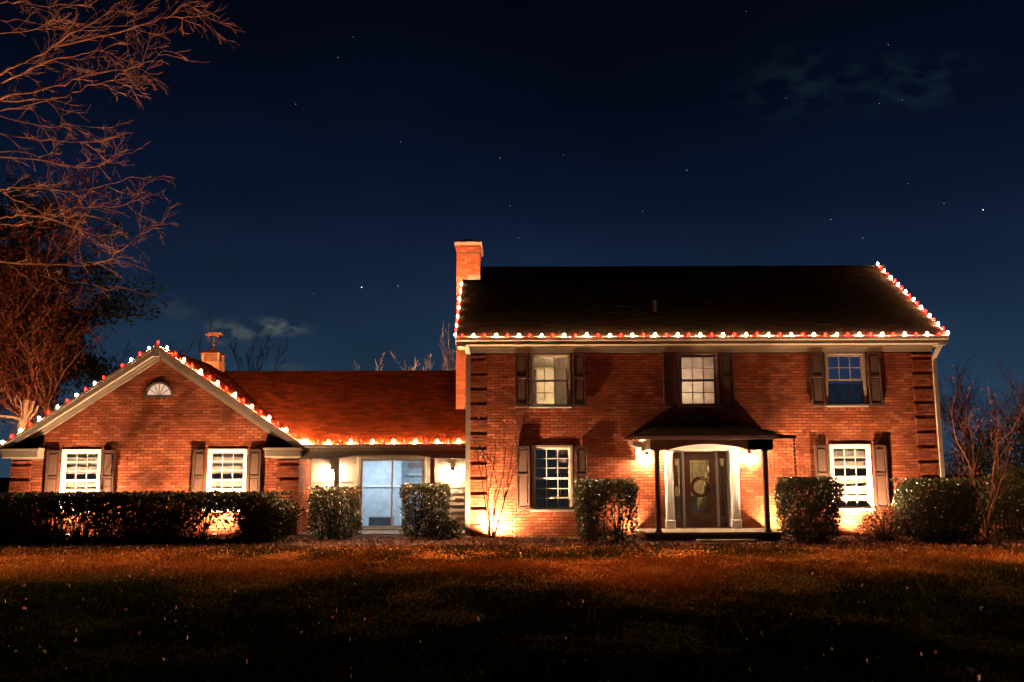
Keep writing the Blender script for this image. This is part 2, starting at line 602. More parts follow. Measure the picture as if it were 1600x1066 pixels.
patch = np.clip(.5 + .5 * fbm(xx, yy, 5), 0, 1)
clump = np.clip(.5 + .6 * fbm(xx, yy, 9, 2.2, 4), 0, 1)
dry = dry_and_lit(xx, yy + NR.normal(size=n) * .8)  # straw share of each blade, with the painted light falloff
h = (.016 + .034 * NR.rand(n)) * (.45 + 1.1 * clump) * np.where(NR.rand(n) < .05, 1.6, 1)
a = NR.rand(n) * 2 * np.pi
w = (.0028 + .003 * NR.rand(n)) * (dep / 11 + .35)
lean = NR.normal(size=(n, 2)) * (.6 * h)[:, None]
bx, by = np.cos(a) * w, np.sin(a) * w
V = np.stack([np.stack([xx - bx, yy - by, zz - .004], 1), np.stack([xx + bx, yy + by, zz - .004], 1),
              np.stack([xx + lean[:, 0], yy + lean[:, 1], zz + h], 1)], 1).reshape(-1, 3)
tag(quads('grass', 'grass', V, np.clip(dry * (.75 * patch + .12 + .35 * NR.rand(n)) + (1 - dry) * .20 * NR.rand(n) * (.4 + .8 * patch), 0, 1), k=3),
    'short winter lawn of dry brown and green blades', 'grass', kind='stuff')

# fallen leaves: thick on the bed, scattered over the lawn
n = 7500
lx = NR.rand(n) * 30 - 15
ly = bed_edge(lx) - .15 + (NR.rand(n) ** .8) * 2.6
k = ly < np.where((lx > -6) & (lx < -1.3), 1.4, -.05)
lx, ly = lx[k], ly[k]
lz = .04 + .04 * NR.rand(len(lx))
n2 = 1100
dep = 6.8 + 16 * NR.rand(n2) ** .8
l2y = -CAM_D + dep
l2x = (NR.rand(n2) * 2 - 1) * (dep * .58)
n3 = 4200
l3x = NR.rand(n3) * 28 - 12
l3y = bed_edge(l3x) - np.abs(NR.normal(size=n3)) * 1.1
PL = np.concatenate([np.stack([lx, ly, lz], 1), np.stack([l2x, l2y, ground_z(l2x, l2y) + .035 + .02 * NR.rand(n2)], 1),
                     np.stack([l3x, l3y, ground_z(l3x, l3y) + .035 + .02 * NR.rand(n3)], 1)])
tn = NR.rand(len(PL))
tag(quads('fallen_leaves', 'litter', leaf_quads(PL, .052, up=3, asp=.6), tn),
    'dry brown fallen leaves littering flower bed and lawn', 'fallen leaves', kind='stuff')

# ------------------------------------------------------------------ the house
X0, X1 = -1.25, 11.5
house = empty('brick_house', (5.1, 0, 0), 'two-storey red brick house with dark shutters and a gabled brick wing', 'house')
CH, BL, J = .080, .212, .016


def brick_list(x0, x1, z0, z1, holes=(), clip=None):
    """running bond: (xa, xb, za, zb) of every brick, cut at holes and at a sloping top"""
    out = []
    c = 0
    z = z0
    while z + CH - J <= z1 + 1e-6:
        za, zb = z, z + CH - J
        lo, hi = x0, x1
        if clip:
            lo, hi = max(lo, clip(zb)[0]), min(hi, clip(zb)[1])
        spans = [(lo, hi)]
        for (hx0, hx1, hz0, hz1) in holes:
            if zb > hz0 + .012 and za < hz1 - .012:
                new = []
                for (s, e) in spans:
                    if hx1 <= s or hx0 >= e:
                        new.append((s, e))
                    else:
                        if hx0 - s > .03:
                            new.append((s, hx0))
                        if e - hx1 > .03:
                            new.append((hx1, e))
                spans = new
        off = (c % 2) * (BL + J) / 2
        k0 = math.floor((x0 - off) / (BL + J))
        for (s, e) in spans:
            x = k0 * (BL + J) + off
            while x < e:
                xa, xb = max(x, s), min(x + BL, e)
                if xb - xa > .025:
                    out.append((xa, xb, za, zb))
                x += BL + J
        z += CH
        c += 1
    return out


def brick_box(mb, q, yf, th=.05):
    xa, xb, za, zb = q
    j = R.uniform(-.0025, .0025)
    y0 = yf + j
    y1 = yf + th
    mb.add([(xa, y0, za), (xb, y0, za), (xb, y0, zb), (xa, y0, zb), (xa, y1, za), (xb, y1, za), (xb, y1, zb), (xa, y1, zb)],
           [(0, 1, 2, 3), (4, 5, 1, 0), (5, 6, 2, 1), (6, 7, 3, 2), (7, 4, 0, 3)])


def wall_cells(mb, x0, x1, z0, z1, y0, y1, holes):
    xs = sorted({x0, x1, *[min(max(v, x0), x1) for h in holes for v in h[:2]]})
    zs = sorted({z0, z1, *[min(max(v, z0), z1) for h in holes for v in h[2:]]})
    for i in range(len(xs) - 1):
        for j in range(len(zs) - 1):
            cx, cz = (xs[i] + xs[i + 1]) / 2, (zs[j] + zs[j + 1]) / 2
            if not any(h[0] < cx < h[1] and h[2] < cz < h[3] for h in holes):
                mb.box((xs[i], y0, zs[j]), (xs[i + 1], y1, zs[j + 1]))


WIN_UP = [(1.04, 3.50, 4.975), (5.08, 3.50, 4.975), (9.10, 3.50, 4.975)]
WIN_LO = [(1.07, .73, 2.475), (9.11, .73, 2.475)]
WHALF = .565
DOOR_HOLE = (4.10, 6.08, .2, 2.43)
holes = [(c - WHALF, c + WHALF, a, b) for c, a, b in WIN_UP + WIN_LO] + [DOOR_HOLE]
QL, QR = -.68, 10.93
fw = MB()
wall_cells(fw, X0, X1, -.1, 5.2, .024, .26, holes)
front_wall = fw.build('front_wall', 'mortar', house)
bl = brick_list(QL, QR, .0, 4.975, holes)
full = [q for q in bl if abs(q[1] - q[0] - BL) < 1e-6]
full.sort(key=lambda q: (abs((q[0] + q[1]) / 2 - 2.9) / 1.2) ** 2 + ((q[2] - 1.9) / 1.4) ** 2)
single = full[:300]
ss = set(single)
one = MB()
brick_box(one, (0, BL, 0, CH - J), 0)
bm_ = bpy.data.meshes.new('brick')
bm_.from_pydata(one.v, [], one.f)
bm_.materials.append(M['brick_one'])
for q in single:
    link('brick', bm_, front_wall, (q[0], R.uniform(-.0025, .0025), q[2]))
m = MB()
for q in bl:
    if q not in ss:
        brick_box(m, q, 0)
tag(m.build('brickwork', 'brick', front_wall), kind='stuff')


def quoins(x0, x1, yf, z0, z1, step, parent, ztop=None):
    z = z0
    while z < z1 - .1:
        m = MB()
        n = min(int((z1 - z) / CH), step - 1)
        for q in brick_list(x0, x1, z, z + n * CH):
            brick_box(m, q, yf - .040, .078)
        m.box((x0 + .006, yf - .027, z), (x1 - .006, yf + .012, z + n * CH - .004))
        m.build('quoin', 'brick', parent)
        m = MB()
        for q in brick_list(x0, x1, z + n * CH, z + n * CH + CH):
            brick_box(m, q, yf + .010, .04)
        if m.v and z + n * CH < z1 - .05:
            m.build('recessed_course', 'brick', parent)
        z += step * CH


quoins(X0, QL - .004, 0, .04, 4.97, 5, house)
quoins(QR + .004, X1, 0, .04, 4.97, 5, house)

# other outer walls of the main block
m = MB().box((X0, .262, -.1), (X0 + .25, 7.7, 5.3))
m.prism([(0, 0), (0, 0)], 0, 0) if False else None
side_l = m.build('left_side_wall', 'brick_one', house)
MB().box((X1 - .25, .262, -.1), (X1, 7.7, 5.3)).build('right_side_wall', 'brick_one', house)
MB().box((X0 + .25, 7.45, -.1), (X1 - .25, 7.7, 5.3)).build('back_wall', 'brick_one', house)
MB().box((X0 + .25, .27, 2.62), (X1 - .25, 7.44, 2.80)).build('upper_floor', 'inner', house)
MB().box((X0 + .25, .27, 5.0), (X1 - .25, 7.44, 5.1)).build('attic_floor', 'inner', house)

# main roof
EY, EZ, SL = -.45, 5.37, .667
RY = 3.9
RZ = EZ + SL * (RY - EY)
RX0, RX1 = -1.53, 11.76


def shingles(mb, O, U, Vv, W, Lh, tab=.30, exp=.145, inside=None, lift=.014):
    O, U, Vv = Vector(O), Vector(U).normalized(), Vector(Vv).normalized()
    Nn = U.cross(Vv).normalized()
    r = 0
    v = 0
    while v < Lh - .02:
        v1 = min(v + exp, Lh)
        u = -((r * .37) % 1) * tab
        while u < W:
            ua, ub = max(u + .003, 0), min(u + tab - .003, W)
            if ub - ua > .02 and (inside is None or inside(O + U * (ua + ub) / 2 + Vv * (v + v1) / 2)):
                l = lift * R.uniform(.7, 1.2)
                a, b_, c, d = (O + U * ua + Vv * v, O + U * ub + Vv * v, O + U * ub + Vv * v1, O + U * ua + Vv * v1)
                mb.add([a + Nn * l, b_ + Nn * l, c + Nn * .002, d + Nn * .002, a, b_],
                       [(0, 1, 2, 3), (4, 5, 1, 0)])
            u += tab
        v += exp
        r += 1


roof_m = MB()
roof_m.add([(RX0, EY, EZ - .1), (RX1, EY, EZ - .1), (RX1, RY, RZ - .1), (RX0, RY, RZ - .1), (RX0, EY, EZ), (RX1, EY, EZ), (RX1, RY, RZ), (RX0, RY, RZ)],
           [(0, 3, 2, 1), (4, 5, 6, 7), (0, 1, 5, 4), (1, 2, 6, 5), (3, 0, 4, 7)])
BY = 2 * RY - EY
roof_m.add([(RX0, BY, EZ - .1), (RX1, BY, EZ - .1), (RX1, RY, RZ - .1), (RX0, RY, RZ - .1), (RX0, BY, EZ), (RX1, BY, EZ), (RX1, RY, RZ), (RX0, RY, RZ)],
           [(0, 1, 2, 3), (7, 6, 5, 4), (4, 5, 1, 0), (5, 6, 2, 1), (7, 4, 0, 3)])
roof = roof_m.build('roof', 'deck', house)
m = MB()
LS = math.hypot(RY - EY, RZ - EZ)
shingles(m, (RX0, EY - .02, EZ + .004 - .013), (1, 0, 0), (0, RY - EY, RZ - EZ), RX1 - RX0, LS, lift=.005)
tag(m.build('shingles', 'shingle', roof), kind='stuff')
m = MB()
x = RX0
while x < RX1:
    m.add([(x, RY - .14, RZ - .075), (x + .29, RY - .14, RZ - .075), (x + .29, RY, RZ + .028), (x, RY, RZ + .028), (x, RY + .14, RZ - .075), (x + .29, RY + .14, RZ - .075)],
          [(0, 1, 2, 3), (3, 2, 5, 4), (1, 0, 3), (1, 2, 5)])
    x += .3
m.build('ridge_cap', 'shingle', roof)
# gable triangles under the main roof
for x in (X0, X1 - .25):
    m = MB()
    m.add([(x, .262, 5.3), (x + .25, .262, 5.3), (x + .25, 7.7, 5.3), (x, 7.7, 5.3), (x, RY, RZ - .35), (x + .25, RY, RZ - .35)],
          [(0, 1, 5, 4), (1, 2, 5), (2, 3, 4, 5), (3, 0, 4), (0, 3, 2, 1)])
    m.build('gable_end', 'brick_one', house)
# rake boards, soffit, frieze, gutter
for x in (RX0 + .02, RX1 - .02):
    MB().bar((x, EY, EZ - .13), (x, RY, RZ - .13), .035, .2, (1, 0, 0)).build('rake_board', 'trim', house)
for x0, x1 in ((RX0 + .05, X0), (X1, RX1 - .05)):
    MB().box((x0, EY + .03, EZ - .26), (x1, .3, EZ - .16)).build('eave_return', 'trim', house)
g = MB()
gp = [(-.10, .02), (-.115, .10), (-.10, .11), (0, .11), (0, 0), (-.06, 0)]
vs = [(RX0 + .03, EY + a, EZ - .125 + z) for a, z in gp] + [(RX1 - .03, EY + a, EZ - .125 + z) for a, z in gp]
g.add(vs, [(0, 1, 2, 3, 4, 5), (11, 10, 9, 8, 7, 6)] + [(i, (i + 1) % 6, (i + 1) % 6 + 6, i + 6) for i in range(6)])
g.build('gutter', 'trim', house)
MB().box((RX0 + .03, EY + .003, EZ - .21), (RX1 - .03, EY + .03, EZ - .102)).build('fascia', 'trim', house)
MB().box((X0 - .05, EY + .033, EZ - .21), (X1 + .05, .009, EZ - .185)).build('soffit', 'trim', house)
MB().box((X0, -.035, 4.985), (X1, .008, EZ - .215)).box((X0, -.075, 5.105), (X1, -.0355, EZ - .215)).build('frieze_board', 'trim', house)
MB().tube([(4.1, .95, EZ + SL * 1.4 - .05), (4.1, .95, EZ + SL * 1.4 + .30)], .05, 8).build('vent_pipe', 'shingle', roof)

# downspouts
MB().bar((-1.20, -.062, .05), (-1.20, -.062, 4.97), .12, .09, (1, 0, 0)).bar((-1.20, -.062, 4.97), (-1.24, -.42, 5.22), .12, .09, (1, 0, 0)) \
    .bar((-1.20, -.06, .05), (-1.20, -.35, -.0), .12, .09, (1, 0, 0)).build('downspout', 'trim', house)
MB().bar((11.54, -.07, .05), (11.52, -.07, 4.80), .10, .08, (1, 0, 0)).bar((11.52, -.07, 4.80), (11.62, -.42, 5.22), .10, .08, (1, 0, 0)) \
    .build('downspout', 'trim', house)

# chimney (outside stack on the left gable)
CX0, CX1, CY0, CY1, CZ = -1.72, -1.00, 3.02, 4.5, 8.86
c = MB().box((CX0 + .012, CY0 + .012, -.1), (CX1 - .012, CY1 - .012, CZ))
chim = c.build('chimney', 'mortar', house)
m = MB()
for q in brick_list(CX0, CX1, 2.6, CZ - .28):
    brick_box(m, q, CY0, .04)
for i, o in enumerate((.015, .030, .045)):
    for q in brick_list(CX0 - o, CX1 + o, CZ - .28 + i * CH, CZ - .28 + i * CH + CH * .99):
        brick_box(m, q, CY0 - o, .2)
zc = 2.6
i = 0
while zc < CZ - .08:
    y = CY0 + .03 - (i % 2) * .1
    while y < CY1:
        ya, yb = max(y, CY0 + .012), min(y + BL, CY1)
        if yb - ya > .03:
            m.box((CX1 - .04, ya, zc), (CX1, yb, zc + CH - J))
            m.box((CX0, ya, zc), (CX0 + .04, yb, zc + CH - J))
        y += BL + J
    zc += CH
    i += 1
m.build('brickwork', 'brick_chimney_dimmed', chim)['kind'] = 'stuff'
MB().bevbox((CX0 - .07, CY0 - .07, CZ - .072), (CX1 + .07, CY1 + .07, CZ + .03)).build('chimney_cap', 'concrete', chim)
m = MB()
m.box((CX0 + .18, CY0 + .3, CZ + .03), (CX1 - .18, CY1 - .3, CZ + .07))
m.box((CX0 + .14, CY0 + .26, CZ + .07), (CX1 - .14, CY1 - .26, CZ + .17)).box((CX0 + .12, CY0 + .24, CZ + .17), (CX1 - .12, CY1 - .24, CZ + .185))
m.build('flue_cover', 'black_metal', chim)
MB().box((CX0 + .35, CY0 - .01, 7.68), (CX1 + .02, CY0 - .003, 7.84)).build('flashing', 'taupe_dark_shaded', chim)


# ------------------------------------------------------------------ windows and shutters
PANES = {}


def pane_mesh(w, h, mat):
    k = (round(w, 3), round(h, 3), mat)
    if k not in PANES:
        PANES[k] = MB().box((-w / 2, 0, 0), (w / 2, .005, h)).mesh('pane', M[mat], (0, 0, 0))
    return PANES[k]


def sash_window(cx, z0, z1, Y, rows, trim, backing, blind, glassm='glass', shelves=False, blindmat='blind', blind_z=0):
    """double hung window: outer casing at plane Y, sashes with muntins, every pane, blind and room behind"""
    x0, x1 = cx - .56, cx + .56
    c = MB()
    w = .075
    for a, b_ in (((x0, z0), (x0 + w, z1)), ((x1 - w, z0), (x1, z1))):
        c.bevbox((a[0], Y - .028, a[1]), (b_[0], Y + .12, b_[1]), .01)
    c.bevbox((x0 + w, Y - .028, z1 - w), (x1 - w, Y + .12, z1), .01)
    win = c.build('window', trim, house, origin=(cx, Y, z0))
    MB().bevbox((x0 - .02, Y - .065, z0 - .03), (x1 + .02, Y + .11, z0 + .04), .012).build('window_sill', trim, win)
    ix0, ix1, iz0, iz1 = x0 + w, x1 - w, z0 + .04, z1 - w
    mid = (iz0 + iz1) / 2
    for si, (a, b_, yo) in enumerate(((mid - .018, iz1, .035), (iz0, mid + .018, .065))):
        s = MB()
        fw_ = .045
        y0, y1 = Y + yo - .012, Y + yo + .016
        s.bevbox((ix0, y0, a), (ix0 + fw_, y1, b_), .006)
        s.bevbox((ix1 - fw_, y0, a), (ix1, y1, b_), .006)
        s.bevbox((ix0 + fw_, y0, a), (ix1 - fw_, y1, a + fw_), .006)
        s.bevbox((ix0 + fw_, y0, b_ - fw_), (ix1 - fw_, y1, b_), .006)
        gx0, gx1, gz0, gz1 = ix0 + fw_, ix1 - fw_, a + fw_, b_ - fw_
        mt = .019
        pw = (gx1 - gx0 - 2 * mt) / 3
        ph = (gz1 - gz0 - (rows - 1) * mt) / rows
        for i in (1, 2):
            xa = gx0 + i * pw + (i - 1) * mt
            s.box((xa, y0 + .004, gz0), (xa + mt, y1 - .003, gz1))
        for j in range(1, rows):
            za = gz0 + j * ph + (j - 1) * mt
            for i in range(3):
                xa = gx0 + i * (pw + mt)
                s.box((xa, y0 + .005, za), (xa + pw, y1 - .004, za + mt))
        s.build('sash', SASH, win)
        for i in range(3):
            for j in range(rows):
                link('pane', pane_mesh(pw, ph, glassm), win,
                     (gx0 + i * (pw + mt) + pw / 2, Y + yo, gz0 + j * (ph + mt)))
    if blind:
        bmb = MB()
        z = blind_z or iz0 + .02
        bx0, bx1 = ix0 + .015, ix1 - .015
        if blind == 'half':
            bx0 = cx + .1
        while z < iz1 - .02:
            bmb.add([(bx0, Y + .118, z), (bx1, Y + .118, z), (bx1, Y + .105, z + .031), (bx0, Y + .105, z + .031), (bx0, Y + .121, z), (bx1, Y + .121, z), (bx1, Y + .108, z + .031), (bx0, Y + .108, z + .031)], [(0, 1, 2, 3), (7, 6, 5, 4), (0, 4, 5, 1), (3, 2, 6, 7)])
            z += .034
        for x in ((bx0 + .12), (bx1 - .12)):
            bmb.box((x, Y + .1035, iz0), (x + .006, Y + .1045, iz1))
        bmb.build('blind', blindmat, win)
    if backing:
        MB().box((ix0, Y + .215, iz0), (ix1, Y + .225, iz1)).build('room_beyond', backing, win)
    if shelves:
        s = MB()
        for z in (iz0 + .30, iz0 + .52):
            s.box((cx - .02, Y + .14, z), (ix1, Y + .21, z + .03))
        s.box((cx + .15, Y + .15, iz0), (cx + .17, Y + .21, mid))
        s.build('shelf', 'white', win)
    return win


def shutter(cx, z0, z1, Y, w=.36):
    s = MB()
    x0, x1 = cx - w / 2, cx + w / 2
    y0, y1 = Y - .075, Y - .028
    st = .055
    mid = z0 + (z1 - z0) * .55
    s.bevbox((x0, y0, z0), (x0 + st, y1, z1), .008)
    s.bevbox((x1 - st, y0, z0), (x1, y1, z1), .008)
    s.bevbox((x0 + st, y0, z0), (x1 - st, y1, z0 + .09), .008)
    s.bevbox((x0 + st, y0, mid - .035), (x1 - st, y1, mid + .035), .008)
    a = [(x0 + st, z1), (x0 + st, z1 - .10)] + [(x0 + st + (w - 2 * st) * i / 8, z1 - .10 + .045 * math.sin(math.pi * i / 8)) for i in range(1, 8)] \
        + [(x1 - st, z1 - .10), (x1 - st, z1)]
    s.prism(a[::-1], y0, y1)
    o = s.build('shutter', 'shutter', house, origin=(cx, Y, z0))
    for za, zb in ((z0 + .09, mid - .035), (mid + .035, z1 - .055)):
        p = MB()
        p.box((x0 + st, y0 + .026, za), (x1 - st, y1 - .004, zb))
        p.bevbox((x0 + st + .012, y0 + .010, za + .014), (x1 - st - .012, y0 + .0255, zb - .05 if zb > mid + .1 else zb - .014), .012)
        p.build('panel', 'shutter_panel', o)
    return o


def lit_room(win, x0, x1, z0, z1, depth, lamp_at, glow):
    r_ = MB()
    y0, y1 = .27, depth
    r_.box((x0, y1, z0), (x1, y1 + .05, z1)).box((x0 - .05, y0, z0), (x0, y1, z1)).box((x1, y0, z0), (x1 + .05, y1, z1))
    r_.box((x0, y0, z0 - .05), (x1, y1, z0)).box((x0, y0, z1), (x1, y1, z1 + .04))
    r_.build('room_beyond', 'hall_wall', win)
    MB().lathe(lamp_at, [(.16, 0), (.18, .05), (.10, .10)], 14).build('ceiling_lamp', glow, win)


SASH = 'white'
w1 = sash_window(1.04, 3.50, 4.975, 0, 2, 'trim', None, 'half', blindmat='blind_trans')
lit_room(w1, -.1, 2.3, 2.86, 4.93, 2.9, (2.02, 1.0, 4.80), 'room_lamp')
MB().box((.62, 1.2, 2.88), (.70, 1.28, 4.7)).box((1.42, .5, 2.88), (1.46, 1.0, 4.2)).build('bed_post', 'door', w1)
m = MB()
for k in range(14):
    m.tube([(1.33, .24, 3.60), (1.33 + R.uniform(-.06, .06), .23, 3.72), (1.33 + R.uniform(-.14, .12), .22, 3.72 + R.uniform(.0, .16))], [.006, .005, .003], 4)
m.build('plant', 'leaf', w1)
SASH = 'shutter_panel'
w2 = sash_window(5.08, 3.50, 4.975, 0, 2, 'trim', None, True, blindmat='blind_trans')
lit_room(w2, 3.9, 6.2, 2.86, 4.93, 2.6, (4.12, .9, 4.80), 'room_lamp_white')
SASH = 'trim'
sash_window(9.10, 3.50, 4.975, 0, 2, 'trim', 'sky_glow', False, 'glass_blue')  # backing panel glows blue in place of reflected sky
MB().box((8.60, .15, 3.55), (9.60, .20, 4.13)).build('dark_lower_panel', 'grey_fabric', house)  # dark panel added to dim the lower half of the window glow
SASH = 'white'
sash_window(1.07, .73, 2.475, 0, 3, 'trim', 'faint_glow', 'half', shelves=True, blind_z=1.72)
sash_window(9.11, .73, 2.475, 0, 3, 'white', 'inner', True)
for c, a, b_ in WIN_UP:
    for s in (-1, 1):
        shutter(c + s * .785, a - .01, b_ - .01, 0)
for c, a, b_ in WIN_LO:
    for s in (-1, 1):
        shutter(c + s * .785, a + .02, b_ - .03, 0)
# rowlock brick sills
def rowlock(cx, z, Y, half=.60):
    m = MB()
    x = cx - half
    while x < cx + half - .03:
        m.bevbox((x, Y - .035, z - .125), (x + .060, Y + .04, z - .034), .004)
        x += .069
    m.box((cx - half + .005, Y - .024, z - .112), (cx + half - .005, Y + .04, z - .037))
    m.build('brick_sill', 'brick', house)


for c, a, b_ in WIN_UP + WIN_LO:
    rowlock(c, a, 0)

# ------------------------------------------------------------------ front porch and entry
PX0, PX1, PYF = 3.42, 6.70, -1.55
porch = empty('porch', (5.05, -.8, 0), parent=house)
MB().box((PX0 - .12, PYF - .12, .205), (PX1 + .06, -.004, .25)).build('porch_floor', 'concrete', porch)
MB().box((PX0 - .06, PYF - .06, -.05), (PX1, -.003, .2045)).build('porch_base', 'slab_dark', porch)
MB().bevbox((4.55, -2.0, 0), (6.0, PYF - .065, .085)).build('porch_step', 'stone', porch)
for cx in (3.66, 6.40):
    s = MB().box((cx - .055, PYF, .30), (cx + .055, PYF + .11, 2.24))
    s.box((cx - .08, PYF - .025, .25), (cx + .08, PYF + .135, .30)).box((cx - .075, PYF - .02, 2.24), (cx + .075, PYF + .13, 2.29))
    s.build('porch_column', 'taupe_dark_shaded', porch)
ax0, ax1 = 3.95, 5.98
arc = [(PX0 + .08, 2.29), (ax0, 2.29)] + [(ax0 + (ax1 - ax0) * i / 20, 2.29 + .15 * math.sin(math.pi * i / 20) ** .8) for i in range(1, 20)] + [(ax1, 2.29), (PX1 - .1, 2.29), (PX1 - .1, 2.56), (PX0 + .08, 2.56)]
m = MB()
n = len(arc)
for i in range(1, 22):
    (xa, za), (xb, zb) = arc[i], arc[i + 1] if i < 21 else arc[22]
    if xb - xa > 1e-4:
        m.prism([(xa, za), (xb, zb), (xb, 2.56), (xa, 2.56)], PYF - .01, PYF + .12)
m.box((PX0 + .08, PYF - .01, 2.29), (ax0, PYF + .12, 2.56)).box((ax1, PYF - .01, 2.29), (PX1 - .1, PYF + .12, 2.56))
m.build('porch_beam', 'taupe_dark_shaded', porch)
for x in (PX0 + .08, PX1 - .21):
    MB().box((x, PYF + .121, 2.30), (x + .11, -.03, 2.56)).build('side_beam', 'taupe_dark_shaded', porch)
MB().box((PX0 + .0, PYF - .1, 2.562), (PX1 - .02, -.003, 2.585)).build('porch_ceiling', 'white', porch)
# hip roof
hx0, hx1, hy, hz = 3.0, 6.98, -1.78, 2.62
tx0, tx1, tz = 4.05, 6.0, 3.04
m = MB()
m.add([(hx0, hy, hz), (hx1, hy, hz), (hx1, -.004, hz), (hx0, -.004, hz), (tx0, -.004, tz), (tx1, -.004, tz)],
      [(0, 1, 5, 4), (1, 2, 5), (3, 0, 4), (0, 3, 2, 1), (2, 3, 4, 5)])
pr = m.build('porch_roof', 'deck', porch)
m = MB()
sl = Vector((0, -.004 - hy, tz - hz))


def in_front(p):
    f = (p.y - hy) / (-.004 - hy)
    return hx0 + (tx0 - hx0) * f - .02 < p.x < hx1 + (tx1 - hx1) * f + .02


shingles(m, (hx0, hy, hz + .006), (1, 0, 0), sl, hx1 - hx0, sl.length, inside=in_front, lift=.005)
tag(m.build('shingles', 'shingle', pr), kind='stuff')
g = MB()
gx0_, gx1_ = 3.12, 6.62
g.box((gx0_, hy - .09, hz - .075), (gx1_, hy - .002, hz + .012)).box((gx0_, hy - .105, hz - .012), (gx1_, hy - .0905, hz + .010))
g.build('porch_gutter', 'white', porch)
MB().box((6.62, hy - .11, hz - .06), (7.10, hy - .0, hz + .02)).box((3.1, hy + .001, hz - .055), (6.98, hy + .028, hz - .003)).build('gutter_end', 'black_metal', porch)
m = MB()
pts = [(3.08, hy - .05, hz + .0), (2.95, hy - .03, hz - .05), (3.02, -1.5, hz - .16), (3.30, -.8, hz - .20), (3.36, -.10, hz - .36), (3.37, -.08, hz - .55)]
m.bar(pts[0], pts[1], .11, .09, (0, 1, 0))
m.bar(pts[1], pts[2], .11, .09, (1, 0, 0))
m.bar(pts[2], pts[3], .11, .09, (0, 0, 1))
m.bar(pts[3], pts[4], .11, .09, (1, 0, 0))
m.bar(pts[4], pts[5], .11, .09, (1, 0, 0))
m.build('downspout_elbow', 'trim', porch)

# entry: surround, sidelights, door
entry = empty('entry', (5.08, .05, .25), parent=house)
for x in (4.10, 5.86):
    m = MB().bevbox((x, -.07, .48), (x + .22, .16, 2.26), .012)
    m.bevbox((x - .02, -.095, .25), (x + .24, .16, .48), .012).bevbox((x - .015, -.09, 2.26), (x + .235, .16, 2.32), .012)
    for k in range(3):
        m.bevbox((x + .035 + k * .055, -.082, .56), (x + .070 + k * .055, -.071, 2.20), .005)
    m.build('pilaster', 'white', entry)
MB().bevbox((4.08, -.08, 2.32), (6.10, .16, 2.50), .015).build('entablature', 'white', entry)
# recess
MB().box((4.32, .161, .25), (4.36, .40, 2.32)).box((5.82, .161, .25), (5.86, .40, 2.32)).box((4.36, .161, 2.28), (5.82, .40, 2.32)).build('door_jamb', 'white', entry)
MB().box((4.32, .0, .252), (5.86, .40, .275)).build('threshold', 'slab_dark', entry)
m = MB()
for x in (4.60, 5.52):
    m.bevbox((x, .25, .275), (x + .075, .34, 2.28), .01)
m.build('mullion', 'white', entry)
for x0, x1 in ((4.365, 4.598), (5.597, 5.818)):
    s = MB()
    s.box((x0, .28, .275), (x1, .33, .56)).box((x0, .28, 2.10), (x1, .33, 2.28)).box((x0, .28, .56), (x0 + .05, .33, 2.10)).box((x1 - .05, .28, .56), (x1, .33, 2.10))
    so = s.build('sidelight', 'door', entry)
    MB().box((x0 + .05, .30, .56), (x1 - .05, .308, 2.10)).build('pane', 'glass_leaded', so)
    m = MB()
    for k in range(5):
        zc = .72 + k * .31
        xc = (x0 + x1) / 2
        m.bar((xc - .05, .297, zc), (xc, .297, zc + .15), .010, .008).bar((xc, .297, zc + .15), (xc + .05, .297, zc), .010, .008)
        m.bar((xc - .05, .297, zc), (xc, .297, zc - .15), .010, .008).bar((xc, .297, zc - .15), (xc + .05, .297, zc), .010, .008)
    m.build('lead_came', 'black_metal', so)
dx0, dx1, dz0, dz1 = 4.679, 5.516, .28, 2.275
gx0_, gx1_, gz0_, gz1_ = 4.83, 5.36, .62, 2.06
d = MB()
d.bevbox((dx0, .27, dz0), (gx0_, .32, dz1), .006).bevbox((gx1_, .27, dz0), (dx1, .32, dz1), .006)
d.bevbox((gx0_, .27, dz0), (gx1_, .32, gz0_), .006).bevbox((gx0_, .27, gz1_), (gx1_, .32, dz1), .006)
door = d.build('front_door', 'door', entry)
MB().box((gx0_, .29, gz0_), (gx1_, .30, gz1_)).build('pane', 'glass_leaded', door)
m = MB()
for x in (gx0_ + .07, gx1_ - .07):
    m.box((x - .006, .283, gz0_), (x + .006, .289, gz1_))
for z in (gz0_ + .1, gz1_ - .1, gz0_ + .48):
    m.box((gx0_, .284, z - .004), (gx1_, .2895, z + .004))
xc = (gx0_ + gx1_) / 2
m.bar((gx0_ + .07, .285, 1.35), (xc, .285, 1.9), .010, .008).bar((xc, .285, 1.9), (gx1_ - .07, .285, 1.35), .010, .008)
m.bar((gx0_ + .07, .285, 1.35), (xc, .285, .85), .010, .008).bar((xc, .285, .85), (gx1_ - .07, .285, 1.35), .010, .008)
m.build('lead_came', 'black_metal', door)
m = MB().bevbox((dx1 - .07, .245, 1.16), (dx1 - .025, .269, 1.42), .006)
m.tube([(dx1 - .05, .245, 1.24), (dx1 - .05, .20, 1.24), (dx1 - .05, .19, 1.20), (dx1 - .05, .21, 1.14)], .012, 6)
m.build('door_handle', 'black_metal', door)
m = MB().prism([(4.90, 2.28), (5.30, 2.28), (5.26, 2.315), (5.10, 2.34), (4.94, 2.315)], .2, .245)
m.build('door_crest', 'door', entry)
hb = MB().box((3.9, 3.4, .22), (6.3, 3.46, 2.75)).box((3.84, .42, .22), (3.9, 3.4, 2.75)).box((6.3, .42, .22), (6.36, 3.4, 2.75))
hb.box((3.9, .42, .16), (6.3, 3.4, .22)).box((3.9, .42, 2.60), (6.3, 3.4, 2.66))
hb.build('hall', 'hall_wall', entry)
